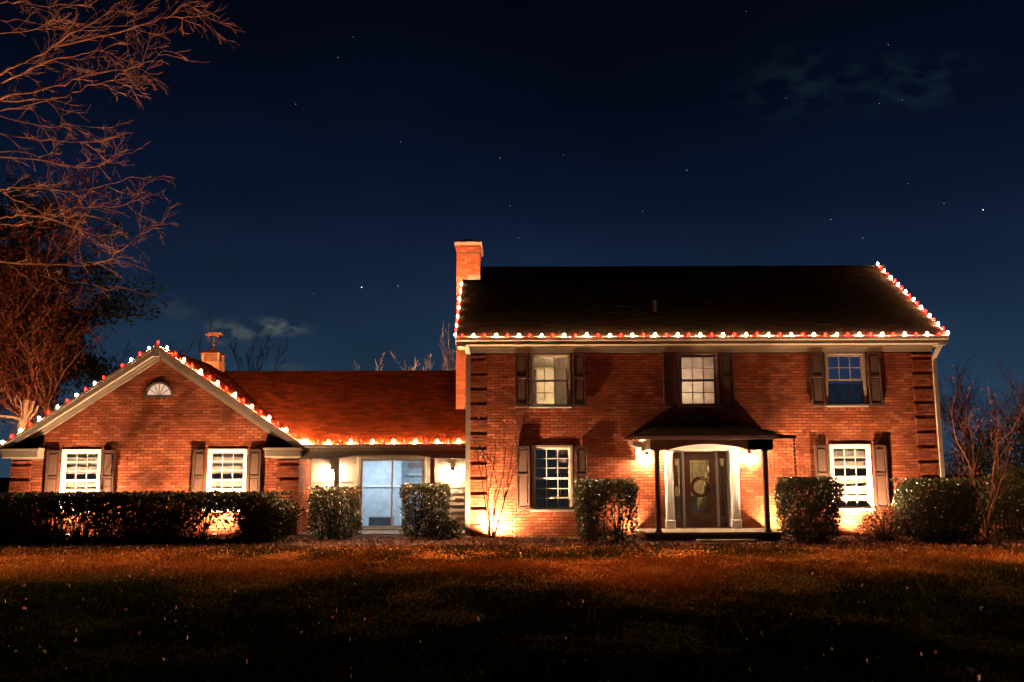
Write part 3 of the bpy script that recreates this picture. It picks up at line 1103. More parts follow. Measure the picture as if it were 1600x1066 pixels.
MB().lathe((5.0, 2.0, 2.50), [(.16, 0), (.18, .04), (.12, .09)], 14).build('hall_lamp', 'hall_lamp', entry)
MB().box((4.80, 2.4, .22), (5.42, 2.8, 1.00)).box((4.74, 2.35, 1.0), (5.48, 2.85, 1.04)).build('hall_table', 'grey_fabric', entry)
MB().box((4.55, 3.36, 1.3), (5.05, 3.398, 1.95)).build('hall_picture', 'door', entry)
m = MB()
for k in range(9):
    m.box((5.55, 3.3 - k * .26, .22 + k * .19), (6.29, 3.56 - k * .26 if k else 3.39, .40 + k * .19))
m.build('stair', 'siding', entry)
MB().lathe((5.13, .40, .70), [(.012, 0), (.022, .015), (.012, .035)], 8).build('pilot_light', 'blue_led', entry)

# wreath hung on the door
wr = empty('wreath', (5.10, .24, 1.05), 'round twig wreath with sprays hanging on the glass front door', 'wreath')
m = MB()
for k in range(26):
    ph, a1, a2 = R.uniform(0, 6.28), R.uniform(2, 5), R.uniform(2, 5)
    pts = []
    r0 = .235 + R.uniform(-.028, .028)
    for i in range(29):
        w_ = 2 * math.pi * i / 28
        rr = r0 + .018 * math.sin(a1 * w_ + ph)
        pts.append((5.10 + rr * math.cos(w_), .235 + R.uniform(-.012, .012) + .018 * math.cos(a2 * w_ + ph), 1.34 + rr * math.sin(w_)))
    m.tube(pts, .009, 4, False)
m.build('ring', 'wreath', wr)
m = MB()
for k in range(18):
    p = Vector((5.08, .21, 1.60))
    ang = R.choice((2.45, 2.3, -.55, -.5, 1.5)) + R.uniform(-.12, .12)
    l = R.uniform(.22, .38)
    q = p + Vector((math.cos(ang) * l, -.02, math.sin(ang) * l))
    m.tube([p, (p + q) / 2 + Vector((0, 0, .015)), q], [.008, .006, .003], 4, False)
m.build('spray', 'twig_pale', wr)
MB().tube([(5.10, .235, 1.60), (5.10, .262, 2.1), (5.10, .262, 2.27)], .004, 4).build('ribbon', 'wreath', wr)

# ------------------------------------------------------------------ gabled wing (left)
GC, GY, GZE, GZP = -10.05, 1.1, 2.50, 5.35
GW0, GW1 = -14.10, -6.0
GS = .667
gz = lambda x: GZP - GS * abs(x - GC)
WIN_G = [(-12.13, .73, 2.44), (-8.02, .73, 2.44)]
FANZ, FANR = 3.93, .41
gholes = [(c - WHALF, c + WHALF, a, b_) for c, a, b_ in WIN_G] + [(GC - FANR * .97, GC + FANR * .97, FANZ, FANZ + FANR * .97)]
gw = MB()
wall_cells(gw, GW0, GW1, -.1, 2.60, GY + .024, GY + .25, gholes[:2])
zt = GZP - .30
fx0, fx1, fz0, fz1 = gholes[2]
half_at = lambda z: (zt - z) / GS
gw.prism([(GC - half_at(2.60), 2.60), (fx0, 2.60), (fx0, zt - GS * (GC - fx0))], GY + .024, GY + .25)
gw.prism([(fx1, 2.60), (GC + half_at(2.60), 2.60), (fx1, zt - GS * (fx1 - GC))], GY + .024, GY + .25)
gw.box((fx0, GY + .01, 2.60), (fx1, GY + .25, fz0))
gw.prism([(fx0, fz1), (fx1, fz1), (fx1, zt - GS * (fx1 - GC)), (GC, zt), (fx0, zt - GS * (GC - fx0))], GY + .024, GY + .25)
gable_wall = gw.build('gable_wall', 'mortar', house)
gclip = lambda z: (GC - max(0, half_at(z)), GC + max(0, half_at(z))) if z > 2.45 else (-99, 99)
fan_holes = [(GC - math.sqrt(max(0, FANR ** 2 - (z - FANZ) ** 2)), GC + math.sqrt(max(0, FANR ** 2 - (z - FANZ) ** 2)), z, z + CH)
             for z in np.arange(FANZ, FANZ + FANR, CH)]
m = MB()
for q in brick_list(GW0 + .57, GW1 - .60, 0, zt, gholes[:2] + fan_holes, gclip):
    brick_box(m, q, GY)
tag(m.build('brickwork', 'brick', gable_wall), kind='stuff')
quoins(GW0, GW0 + .566, GY, .04, 2.16, 5, house)
quoins(GW1 - .596, GW1, GY, .04, 2.16, 5, house)
# side wall of the wing, facing the patio door
m = MB().box((GW1 - .25, GY + .252, -.1), (GW1 - .01, 11, 2.60))
sw = m.build('wing_side_wall', 'mortar', house)
m = MB()
zc, i = 0, 0
while zc < 2.5:
    y = GY + .0 - (i % 2) * .105
    while y < 2.6:
        ya, yb = max(y, GY + .005), min(y + BL, 2.6)
        if yb - ya > .03:
            m.box((GW1 - .04, ya, zc), (GW1 + R.uniform(-.002, .002), yb, zc + CH - J))
        y += BL + J
    zc += CH
    i += 1
tag(m.build('brickwork', 'brick', sw), kind='stuff')
MB().box((GW0 + .01, GY + .252, -.1), (GW0 + .25, 11, 2.60)).build('wing_far_wall', 'brick_one', house)
for c, a, b_ in WIN_G:
    SASH = 'white'
    sash_window(c, a, b_, GY, 3, 'white', 'inner', True)
    for s in (-1, 1):
        shutter(c + s * .785, a + .02, b_ - .03, GY)
# half-round attic window
fanw = MB()
arcp = [(GC + FANR * math.cos(math.pi * i / 16), FANZ + FANR * math.sin(math.pi * i / 16)) for i in range(17)]
arci = [(GC + (FANR - .055) * math.cos(math.pi * i / 16), FANZ + (FANR - .055) * math.sin(math.pi * i / 16)) for i in range(17)]
for i in range(16):
    fanw.prism([arcp[i], arcp[i + 1], arci[i + 1], arci[i]][::-1], GY - .03, GY + .06)
fanw.box((GC - FANR, GY - .035, FANZ - .045), (GC + FANR, GY + .06, FANZ + .035))
fan = fanw.build('fan_window', 'taupe_dark_shaded', house, origin=(GC, GY, FANZ))
m = MB()
for k in (36, 66, 90, 114, 144):
    w_ = math.radians(k)
    m.bar((GC + .05 * math.cos(w_), GY + .015, FANZ + .05 * math.sin(w_)), (GC + .36 * math.cos(w_), GY + .015, FANZ + .36 * math.sin(w_)), .02, .014)
m.build('muntin', 'taupe_dark_shaded', fan)
angs = [0, 36, 66, 90, 114, 144, 180]
for a0, a1 in zip(angs, angs[1:]):
    pts = [(GC, FANZ + .036)] + [(GC + .352 * math.cos(math.radians(a0 + (a1 - a0) * i / 4)), max(FANZ + .036, FANZ + .352 * math.sin(math.radians(a0 + (a1 - a0) * i / 4)))) for i in range(5)]
    MB().prism(pts, GY + .028, GY + .033).build('pane', 'glass', fan)
MB().prism([(GC + .37 * math.cos(math.pi * i / 12), FANZ + .37 * math.sin(math.pi * i / 12)) for i in range(13)], GY + .10, GY + .11).build('room_beyond', 'lit_fan', fan)
rowlock(GC, FANZ - .008, GY, .42)
# wing roof: ridge runs back
GRY0, GRY1 = .80, 11.2
gex = 4.22
wing_roof = None
m = MB()
for s in (-1, 1):
    e, r_ = (GC + s * gex, GZP - GS * gex), (GC, GZP)
    for y in (0,):
        vs = [(e[0], GRY0, e[1] - .08), (e[0], GRY1, e[1] - .08), (r_[0], GRY1, r_[1] - .08), (r_[0], GRY0, r_[1] - .08),
              (e[0], GRY0, e[1]), (e[0], GRY1, e[1]), (r_[0], GRY1, r_[1]), (r_[0], GRY0, r_[1])]
        fs = [(0, 1, 2, 3), (7, 6, 5, 4), (4, 5, 1, 0), (7, 4, 0, 3), (5, 6, 2, 1)]
        m.add(vs, fs if s > 0 else [tuple(reversed(q)) for q in fs])
wing_roof = m.build('wing_roof', 'deck', house)
m = MB()
LSg = math.hypot(gex, GS * gex)
shingles(m, (GC + gex + .02, GRY0, GZP - GS * gex - .01), (0, 1, 0), (-gex, 0, GS * gex), GRY1 - GRY0, LSg)
shingles(m, (GC - gex - .02, GRY1, GZP - GS * gex - .01), (0, -1, 0), (gex, 0, GS * gex), GRY1 - GRY0, LSg)
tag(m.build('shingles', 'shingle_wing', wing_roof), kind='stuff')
for s in (-1, 1):
    e = Vector((GC + s * gex, GRY0, GZP - GS * gex))
    p = Vector((GC, GRY0, GZP))
    dn = Vector((0, 0, -1))
    MB().bar(e + dn * .115, p + dn * .115, .03, .19).bar(e + dn * .035 + Vector((0, -.022, 0)), p + dn * .035 + Vector((0, -.022, 0)), .05, .06).build('rake_board', 'trim', house)
    MB().bar(e + dn * .17 + Vector((0, .16, 0)), p + dn * .17 + Vector((0, .16, 0)), .28, .03).build('rake_soffit', 'trim', house)
    q0 = Vector((GC + s * 3.55, GY - .02, GZP - GS * 3.55 - .285))
    q1 = Vector((GC, GY - .02, GZP - .285))
    MB().bar(q0, q1, .04, .15).bar(q0 + Vector((0, -.03, .05)), q1 + Vector((0, -.03, .05)), .03, .05).build('frieze_board', 'trim', house)
    # cornice return with its own little roof
    x0, x1 = (GW0 - .12, GW0 + .90) if s < 0 else (GW1 - .90, GW1 + .12)
    m = MB().bevbox((x0, GRY0 - .02, 2.19), (x1, GY - .032, 2.40), .02).bevbox((x0 - .03, GRY0 - .05, 2.40), (x1 + .03, GY - .032, 2.46), .012)
    m.box((x0 + .12, GY - .031, 2.15), (x1 - .0, GY - .002, 2.46))
    m.build('cornice_return', 'trim', house)
    inner = x1 if s < 0 else x0
    m = MB()
    outer = x0 if s < 0 else x1
    zi = GZP - GS * abs(inner - GC) - .40
    m.add([(outer, GRY0 - .04, 2.462), (inner, GRY0 - .04, 2.462), (inner, GY - .033, min(zi, 2.95)), (outer, GY - .033, 2.50), (outer, GY - .033, 2.462), (inner, GY - .033, 2.462)],
          [(0, 1, 2, 3) if s < 0 else (3, 2, 1, 0), (1, 5, 2), (0, 3, 4), (2, 5, 4, 3), (0, 4, 5, 1)])
    m.build('return_roof', 'shingle', house)
MB().bevbox((GC - .10, GRY0 - .05, GZP - .33), (GC + .10, GRY0 - .016, GZP - .0), .01).build('rake_peak', 'trim', house)

# cupola with weathervane
CUX, CUY = -10.02, 5.6
cup = empty('cupola', (CUX, CUY, GZP), parent=house)
MB().box((CUX - .30, CUY - .30, GZP - .25), (CUX + .30, CUY + .30, GZP + .05)).box((CUX - .33, CUY - .33, GZP + .05), (CUX + .33, CUY + .33, GZP + .085)).build('cupola_base', 'cupola_wood', cup)
m = MB()
for sx_ in (-1, 1):
    for sy_ in (-1, 1):
        m.box((CUX + sx_ * .25 - .035, CUY + sy_ * .25 - .035, GZP + .085), (CUX + sx_ * .25 + .035, CUY + sy_ * .25 + .035, GZP + .34))
m.build('cupola_post', 'cupola_wood', cup)
m = MB()
for k in range(5):
    z = GZP + .10 + k * .048
    m.add([(CUX - .21, CUY - .26, z), (CUX + .21, CUY - .26, z), (CUX + .21, CUY - .22, z + .045), (CUX - .21, CUY - .22, z + .045)], [(0, 1, 2, 3)])
    m.add([(CUX + .26, CUY - .21, z), (CUX + .26, CUY + .21, z), (CUX + .22, CUY + .21, z + .045), (CUX + .22, CUY - .21, z + .045)], [(0, 1, 2, 3)])
m.build('louvre', 'cupola_wood', cup)
m = MB().box((CUX - .34, CUY - .34, GZP + .34), (CUX + .34, CUY + .34, GZP + .375))
prof = [(.32, .375), (.24, .42), (.14, .475), (.06, .54), (.0, .60)]
for (r0, z0), (r1, z1) in zip(prof, prof[1:]):
    vs = [(CUX + r0 * i, CUY + r0 * j, GZP + z0) for i, j in ((-1, -1), (1, -1), (1, 1), (-1, 1))] + [(CUX + r1 * i, CUY + r1 * j, GZP + z1) for i, j in ((-1, -1), (1, -1), (1, 1), (-1, 1))]
    m.add(vs, [(0, 1, 5, 4), (1, 2, 6, 5), (2, 3, 7, 6), (3, 0, 4, 7)])
m.build('cupola_roof', 'copper', cup)
m = MB().tube([(CUX, CUY, GZP + .58), (CUX, CUY, GZP + .92)], .012, 6).lathe((CUX, CUY, GZP + .64), [(.01, 0), (.05, .04), (.05, .06), (.01, .10)], 8)
m.bar((CUX - .18, CUY, GZP + .80), (CUX + .18, CUY, GZP + .80), .012, .012).bar((CUX, CUY - .18, GZP + .80), (CUX, CUY + .18, GZP + .80), .012, .012, (1, 0, 0))
# running animal silhouette
an = [(-.34, .07), (-.22, .03), (-.20, -.06), (-.17, -.06), (-.16, .02), (.08, .0), (.13, -.07), (.17, -.07), (.15, .02), (.24, .04), (.27, .03), (.30, .07), (.25, .12), (.23, .17), (.20, .13), (.10, .12), (-.05, .14), (-.18, .14), (-.26, .11)]
m.prism([(CUX + x, GZP + .97 + z) for x, z in an], CUY - .018, CUY + .018)
m.build('weathervane', 'copper', cup)

# ------------------------------------------------------------------ connector with patio door
KX0, KX1, KEY, KEZ, KS, KRY = GW1, X0, .85, 2.57, .50, 6.05
KZR = KEZ + KS * (KRY - KEY)
m = MB()
kx0, kx1 = -9.7, X0 - .003
vs = [(kx0, KEY, KEZ - .08), (kx1, KEY, KEZ - .08), (kx1, KRY, KZR - .08), (kx0, KRY, KZR - .08), (kx0, KEY, KEZ), (kx1, KEY, KEZ), (kx1, KRY, KZR), (kx0, KRY, KZR)]
# the part left of the wing's valley lies inside the wing roof; start where it comes out
x_at = lambda z: GC + (GZP - z) / GS
e0, r0 = x_at(KEZ) - .45, x_at(KZR) - .45
m.add([(e0, KEY, KEZ - .08), (kx1, KEY, KEZ - .08), (kx1, KRY, KZR - .08), (r0, KRY, KZR - .08), (e0, KEY, KEZ), (kx1, KEY, KEZ), (kx1, KRY, KZR), (r0, KRY, KZR)],
      [(0, 3, 2, 1), (4, 5, 6, 7), (0, 1, 5, 4), (1, 2, 6, 5), (3, 0, 4, 7), (2, 3, 7, 6)])
m.add([(kx1, KRY, KZR), (r0, KRY, KZR), (r0, 11.2, KEZ), (kx1, 11.2, KEZ)], [(0, 1, 2, 3)])
croof = m.build('connector_roof', 'deck', house)
m = MB()
sv = Vector((0, KRY - KEY, KZR - KEZ))
shingles(m, (-9.9, KEY - .02, KEZ - .008), (1, 0, 0), sv, kx1 + 9.9, sv.length, lift=.007, inside=lambda p: p.x > x_at(p.z) - .25)
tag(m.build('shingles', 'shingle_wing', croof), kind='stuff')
m = MB()
x = -9.5
while x < kx1 - .3:
    m.add([(x, KRY - .14, KZR - .055), (x + .29, KRY - .14, KZR - .055), (x + .29, KRY, KZR + .026), (x, KRY, KZR + .026)], [(0, 1, 2, 3), (1, 0, 3), (1, 3, 2)][:1])
    x += .3
m.build('ridge_cap', 'shingle_wing', croof)
g = MB()
vs = [(-5.78, KEY + a, KEZ - .125 + z) for a, z in gp] + [(kx1 - .14, KEY + a, KEZ - .125 + z) for a, z in gp]
g.add(vs, [(0, 1, 2, 3, 4, 5), (11, 10, 9, 8, 7, 6)] + [(i, (i + 1) % 6, (i + 1) % 6 + 6, i + 6) for i in range(6)])
g.build('gutter', 'trim', house)
MB().box((KX0 + .003, KEY + .003, KEZ - .20), (KX1 - .14, KEY + .03, KEZ - .09)).build('fascia', 'trim', house)
# patio posts and arched beam
m = MB()
bz0, bz1 = 2.15, 2.37
m.box((KX0 + .004, 1.0, bz0), (-4.96, 1.12, bz1)).box((-2.16, 1.0, bz0), (KX1 - .004, 1.12, bz1))
n = 16
for i in range(n):
    xa, xb = -4.96 + 2.80 * i / n, -4.96 + 2.80 * (i + 1) / n
    f = lambda q: bz0 + .09 * min(1, math.sin(math.pi * q / n) * 1.7)
    m.prism([(xa, f(i)), (xb, f(i + 1)), (xb, bz1), (xa, bz1)], 1.0, 1.12)
m.build('patio_beam', 'taupe_dark_shaded', house)
for x in (-4.93, -2.24):
    MB().box((x - .06, 1.0, .06), (x + .06, 1.12, bz0 - .002)).box((x - .08, .98, .03), (x + .08, 1.14, .06)).build('patio_post', 'trim', house)
MB().box((KX0 + .004, .90, bz1 + .002), (KX1 - .004, 2.62, bz1 + .03)).build('patio_ceiling', 'white', house)
MB().box((KX0 + .004, .95, -.02), (KX1 - .004, 2.62, .07)).build('patio_slab', 'concrete', house)
# back wall of the patio: each clapboard is a plank
DX0, DX1, DZ0, DZ1 = -4.60, -2.56, .09, 2.24
wb = MB()
wall_cells(wb, KX0 + .004, KX1 - .004, .05, 2.40, 2.66, 2.80, [(DX0, DX1, DZ0, DZ1)])
cw = wb.build('patio_wall', 'siding', house)
for x0, x1 in ((KX0 + .01, DX0 - .01), (DX1 + .01, KX1 - .01)):
    z = .08
    while z < 2.3:
        zz_ = min(z + .18, 2.395)
        p = MB()
        p.add([(x0, 2.615, z), (x1, 2.615, z), (x1, 2.64, zz_), (x0, 2.64, zz_), (x0, 2.658, z), (x1, 2.658, z), (x1, 2.658, zz_), (x0, 2.658, zz_)],
              [(0, 1, 2, 3), (4, 5, 1, 0), (3, 2, 6, 7), (4, 0, 3, 7), (1, 5, 6, 2)])
        p.build('clapboard', 'siding', cw)
        z += .176
pd = MB()
pd.bevbox((DX0, 2.58, DZ0), (DX0 + .09, 2.74, DZ1), .01).bevbox((DX1 - .09, 2.58, DZ0), (DX1, 2.74, DZ1), .01)
pd.bevbox((DX0 + .09, 2.58, DZ1 - .09), (DX1 - .09, 2.74, DZ1), .01).bevbox((DX0 + .09, 2.58, DZ0), (DX1 - .09, 2.74, DZ0 + .05), .01)
patio = pd.build('patio_door', 'siding', house)
xm = (DX0 + DX1) / 2
for x0, x1, y in ((DX0 + .09, xm + .025, 2.64), (xm - .025, DX1 - .09, 2.69)):
    s = MB()
    s.bevbox((x0, y, DZ0 + .05), (x0 + .05, y + .04, DZ1 - .09), .006).bevbox((x1 - .05, y, DZ0 + .05), (x1, y + .04, DZ1 - .09), .006)
    s.bevbox((x0 + .05, y, DZ0 + .05), (x1 - .05, y + .04, DZ0 + .11), .006).bevbox((x0 + .05, y, DZ1 - .14), (x1 - .05, y + .04, DZ1 - .09), .006)
    s.build('door_leaf', 'siding', patio)
    MB().box((x0 + .05, y + .015, DZ0 + .11), (x1 - .05, y + .021, DZ1 - .14)).build('pane', 'glass_door', patio)
MB().bevbox((DX0 + .10, 2.61, 1.0), (DX0 + .125, 2.64, 1.22), .005).build('door_handle', 'bronze', patio)
# the lit room inside
rm = MB()
ry0, ry1 = 2.81, 7.3
rm.box((-5.9, ry1, .05), (-1.4, ry1 + .1, 2.45)).box((-5.9, ry0, 0.0), (-1.4, ry1, .05)).box((-5.95, ry0, .05), (-5.9, ry1, 2.45)).box((-1.4, ry0, .05), (-1.35, ry1, 2.45))
rm.box((-5.9, ry0, 2.45), (-1.4, ry1, 2.5))
rm.box((-5.9, 5.2, .05), (-3.62, 5.3, 2.45))
room = rm.build('room', 'room', house)
MB().box((-5.88, 5.15, 1.30), (-3.62, 5.198, 1.36)).build('chair_rail', 'white', room)
MB().box((-3.6, ry1 - .06, 1.93), (-1.42, ry1 - .002, 2.10)).build('cornice_band', 'rose', room)
MB().box((-3.6, ry1 - .1, 1.66), (-1.42, ry1 - .002, 1.74)).build('shelf', 'white', room)
MB().lathe((-4.2, 3.9, 2.40), [(.22, 0), (.24, .03), (.2, .045)], 16).build('ceiling_lamp', 'cool_lamp', room)
MB().lathe((-2.4, 5.6, 2.40), [(.22, 0), (.24, .03), (.2, .045)], 16).build('ceiling_lamp', 'cool_lamp', room)
ott = empty('ottoman', (-4.0, 3.9, .05), 'square grey ottoman inside behind the sliding glass door', 'ottoman')
MB().bevbox((-4.42, 3.7, .10), (-3.72, 4.3, .42), .03).build('cushion', 'grey_fabric', ott)
m = MB()
for x in (-4.36, -3.82):
    for y in (3.75, 4.2):
        m.box((x, y, .05), (x + .04, y + .04, .10))
m.build('foot', 'black_metal', ott)
ch = empty('armchair', (-2.95, 4.2, .05), 'blue armchair half seen through the right pane of the patio door', 'armchair')
MB().bevbox((-3.30, 3.9, .15), (-2.7, 4.5, .42), .04).build('seat', 'blue_fabric', ch)
MB().bevbox((-3.30, 4.5, .30), (-2.7, 4.62, .78), .03).build('backrest', 'grey_fabric', ch)
m = MB()
for x in (-3.27, -2.78):
    for y in (3.95, 4.42):
        m.box((x, y, .05), (x + .04, y + .04, .15))
m.build('foot', 'black_metal', ch)
cd = empty('chandelier', (-3.1, 4.5, 2.45), 'small dark ring chandelier seen through the top of the right patio pane', 'chandelier')
m = MB().tube([(-3.1, 4.5, 2.45), (-3.1, 4.5, 2.28)], .01, 6)
m.build('stem', 'black_metal', cd)
m = MB()
m.tube([(-3.1 + .26 * math.cos(i * math.pi / 10), 4.5 + .26 * math.sin(i * math.pi / 10), 2.24) for i in range(21)], .012, 5, False)
for k in range(5):
    w_ = k * 2 * math.pi / 5
    p = Vector((-3.1 + .26 * math.cos(w_), 4.5 + .26 * math.sin(w_), 2.24))
    m.tube([(-3.1, 4.5, 2.30), p], .006, 4).tube([p, p + Vector((0, 0, .08))], .016, 6)
m.build('ring', 'black_metal', cd)


# ------------------------------------------------------------------ wall lanterns
def lantern(x, y, z, label, glow='sconce'):
    o = empty('wall_lantern', (x, y, z), label, 'wall lantern', 'lit wall lanterns by the doors')
    MB().bevbox((x - .05, y - .02, z - .06), (x + .05, y - .002, z + .16), .006).tube([(x, y - .02, z + .10), (x, y - .09, z + .16), (x, y - .13, z + .13)], .012, 6).build('bracket', 'black_metal', o)
    m = MB()
    for i, j in ((-1, -1), (1, -1), (1, 1), (-1, 1)):
        m.bar((x + i * .055, y - .13 + j * .055, z - .12), (x + i * .075, y - .13 + j * .075, z + .08), .01, .01, (1, 0, 0))
    for i, j in ((-1, -1), (1, -1), (1, 1), (-1, 1)):
        m.bar((x + i * .055, y - .13 + j * .055, z - .12), (x - j * .055, y - .13 + i * .055, z - .12), .01, .01, (0, 0, 1))
    m.lathe((x, y - .13, z + .08), [(.085, 0), (.05, .04), (.015, .07)], 8)
    m.build('cage', 'black_metal', o)
    MB().lathe((x, y - .13, z - .10), [(.02, 0), (.045, .03), (.05, .08), (.04, .13), (.015, .16)], 10).build('bulb', glow, o)
    return o


lantern(3.62, 0, 2.12, 'glowing wall lantern left of the front door, by the bent white downspout')
lantern(6.38, 0, 2.14, 'glowing wall lantern right of the front door, inside the porch column')
lantern(-5.35, 2.61, 1.76, 'glowing wall lantern left of the patio door, above the airy clipped shrub', 'sconce_low')
lantern(-1.78, 2.61, 1.74, 'glowing wall lantern right of the patio door, by the tall white downspout', 'sconce_low')


# ------------------------------------------------------------------ ground spotlights washing the walls
def spotlight(x, y, target, power, label, ang=120, z=.12, cat_group='ground spotlights washing the brick walls', col=(1, .60, .31)):
    o = empty('ground_spotlight', (x, y, 0), label, 'spotlight', cat_group)
    d = (Vector(target) - Vector((x, y, z))).normalized()
    p = Vector((x, y, z))
    MB().tube([p - d * .10, p - d * .08, p - d * .0], [.03, .05, .055], 10).build('housing', 'black_metal', o)
    MB().tube([p + d * .001, p + d * .006], [.048, .048], 10).build('lens', 'up_lens', o)
    MB().tube([(x, y, -.05), p - d * .09], .012, 6).build('stake', 'black_metal', o)
    ld = bpy.data.lights.new('spot_lamp', 'SPOT')
    ld.energy = power
    ld.color = col
    ld.spot_size = math.radians(ang)
    ld.spot_blend = 1.0
    ld.shadow_soft_size = .03
    lo = link('spot_lamp', ld, o, p + d * .03)
    lo.rotation_euler = d.to_track_quat('-Z', 'Y').to_euler()
    return o


spotlight(-.60, -.34, (-.25, 0, 1.5), P_UP * 1.6, 'ground spotlight at the left corner of the main wall, behind the bare bush', 178)
spotlight(3.20, -.40, (3.1, .2, .9), P_UP * .14, 'ground spotlight beside the porch base, behind the square boxwood', 130)
spotlight(6.86, -.55, (7.5, .2, 3.2), P_UP * .5, 'ground spotlight between the porch base and the square boxwood right of it', 165)
spotlight(9.00, -.58, (9.35, 0, 2.8), P_UP * 1.15, 'ground spotlight on a stake below the white lower window', 165)
spotlight(-12.0, .32, (-11.8, 1.1, 2.6), P_UP * .95, 'ground spotlight behind the hedge, below the window nearest the wing corner', 165)
spotlight(-8.05, .32, (-8.2, 1.1, 2.6), P_UP * .95, 'ground spotlight behind the hedge, below the window nearest the patio', 165)
spotlight(-2.4, 11.2, (-2.6, 13, 5), P_UP * 5, 'added unseen lamp behind the house, brightening the pale saplings', 80, cat_group='tree spotlight')  # lamp added out of view to brighten the saplings
spotlight(-11.2, -6.6, (-8.5, -7.0, 9), P_TREE, 'ground spotlight at the foot of the big bare tree', ang=95, cat_group='tree spotlight')
spotlight(-17.8, 4.6, (-18.6, 11, 7), P_TREE * .8, 'ground spotlight beyond the wing, aimed at the red leaved trees', ang=100, cat_group='tree spotlight', col=(1, .42, .18))

# ------------------------------------------------------------------ string lights
bprof = [(.009, -.05), (.011, -.038), (.020, -.022), (.0245, -.005), (.022, .012), (.012, .028), (.003, .037)]
bm_w = MB().lathe((0, 0, .05), bprof, 8).mesh('bulb', M['bulb_white'], (0, 0, 0), True)
bm_r = MB().lathe((0, 0, .05), bprof, 8).mesh('bulb', M['bulb_red'], (0, 0, 0), True)


bm_wl, bm_rl = bm_w.copy(), bm_r.copy()
bm_wl.materials[0] = M['bulb_white_low']
bm_rl.materials[0] = M['bulb_red_low']


def light_string(pts, first_red, label, skip=(), low=False):
    o = empty('string_lights', pts[0], label, 'string lights', 'red and white bulb strings along the rooflines')
    MB().tube([Vector(p) + Vector((0, 0, -.006)) for p in pts], .007, 4).build('cord', 'cord', o)
    for i, p in enumerate(pts):
        if i in skip:
            continue
        red = (i % 2 == 0) == first_red
        bo = link('bulb', (bm_rl if low else bm_r) if red else (bm_wl if low else bm_w), o, p)
        bo['label'] = 'red bulb' if red else 'warm white bulb'
        s = R.uniform(.92, 1.08)
        bo.scale = (s, s, s)
        bo.rotation_euler = (R.uniform(-.12, .12), R.uniform(-.12, .12), 0)


def lerp(a, b, n):
    a, b = Vector(a), Vector(b)
    return [a + (b - a) * i / (n - 1) for i in range(n)]


light_string(lerp((-1.34, EY - .10, EZ - .025), (11.48, EY - .10, EZ - .025), 43), True, 'long string of red and white bulbs along the gutter of the two-storey roof')
light_string(lerp((11.76, EY + .0, EZ + .02), (11.76, RY, RZ + .03), 19), False, 'string of bulbs climbing the right edge of the two-storey roof')
light_string(lerp((-1.53, EY + .0, EZ + .02), (-1.54, 2.6, EZ + SL * 3.05 + .03), 13), False, 'string of bulbs climbing the left roof edge up to the chimney', low=True)
light_string(lerp((-5.72, KEY - .06, KEZ + 0), (-1.50, KEY - .06, KEZ), 15), False, 'string of bulbs along the low gutter above the patio door')
pk = Vector((GC, GRY0 + .05, GZP + .05))
el = Vector((GC - gex, GRY0 + .05, GZP - GS * gex + .05))
er = Vector((GC + gex, GRY0 + .05, GZP - GS * gex + .05))
light_string(lerp(pk, el, 18), True, 'string of bulbs down the left slope of the gabled wing', skip=(5,))
light_string(lerp(pk + Vector((.26, 0, -.17)), er, 17), False, 'string of bulbs down the right slope of the gabled wing')

# rain chain at the right end of the porch gutter
rc = empty('rain_chain', (7.06, -1.83, 2.56), 'dark rain chain hanging from the right end of the porch gutter', 'rain chain')
cup_m = MB().lathe((0, 0, 0), [(.012, 0), (.03, .03), (.034, .06), (.012, .062)], 8).mesh('link', M['bronze'], (0, 0, 0))
for k in range(26):
    link('link', cup_m, rc, (7.06, -1.83, 2.48 - k * .092))
MB().tube([(7.06, -1.83, 2.56), (7.06, -1.83, .08)], .004, 4).build('wire', 'bronze', rc)


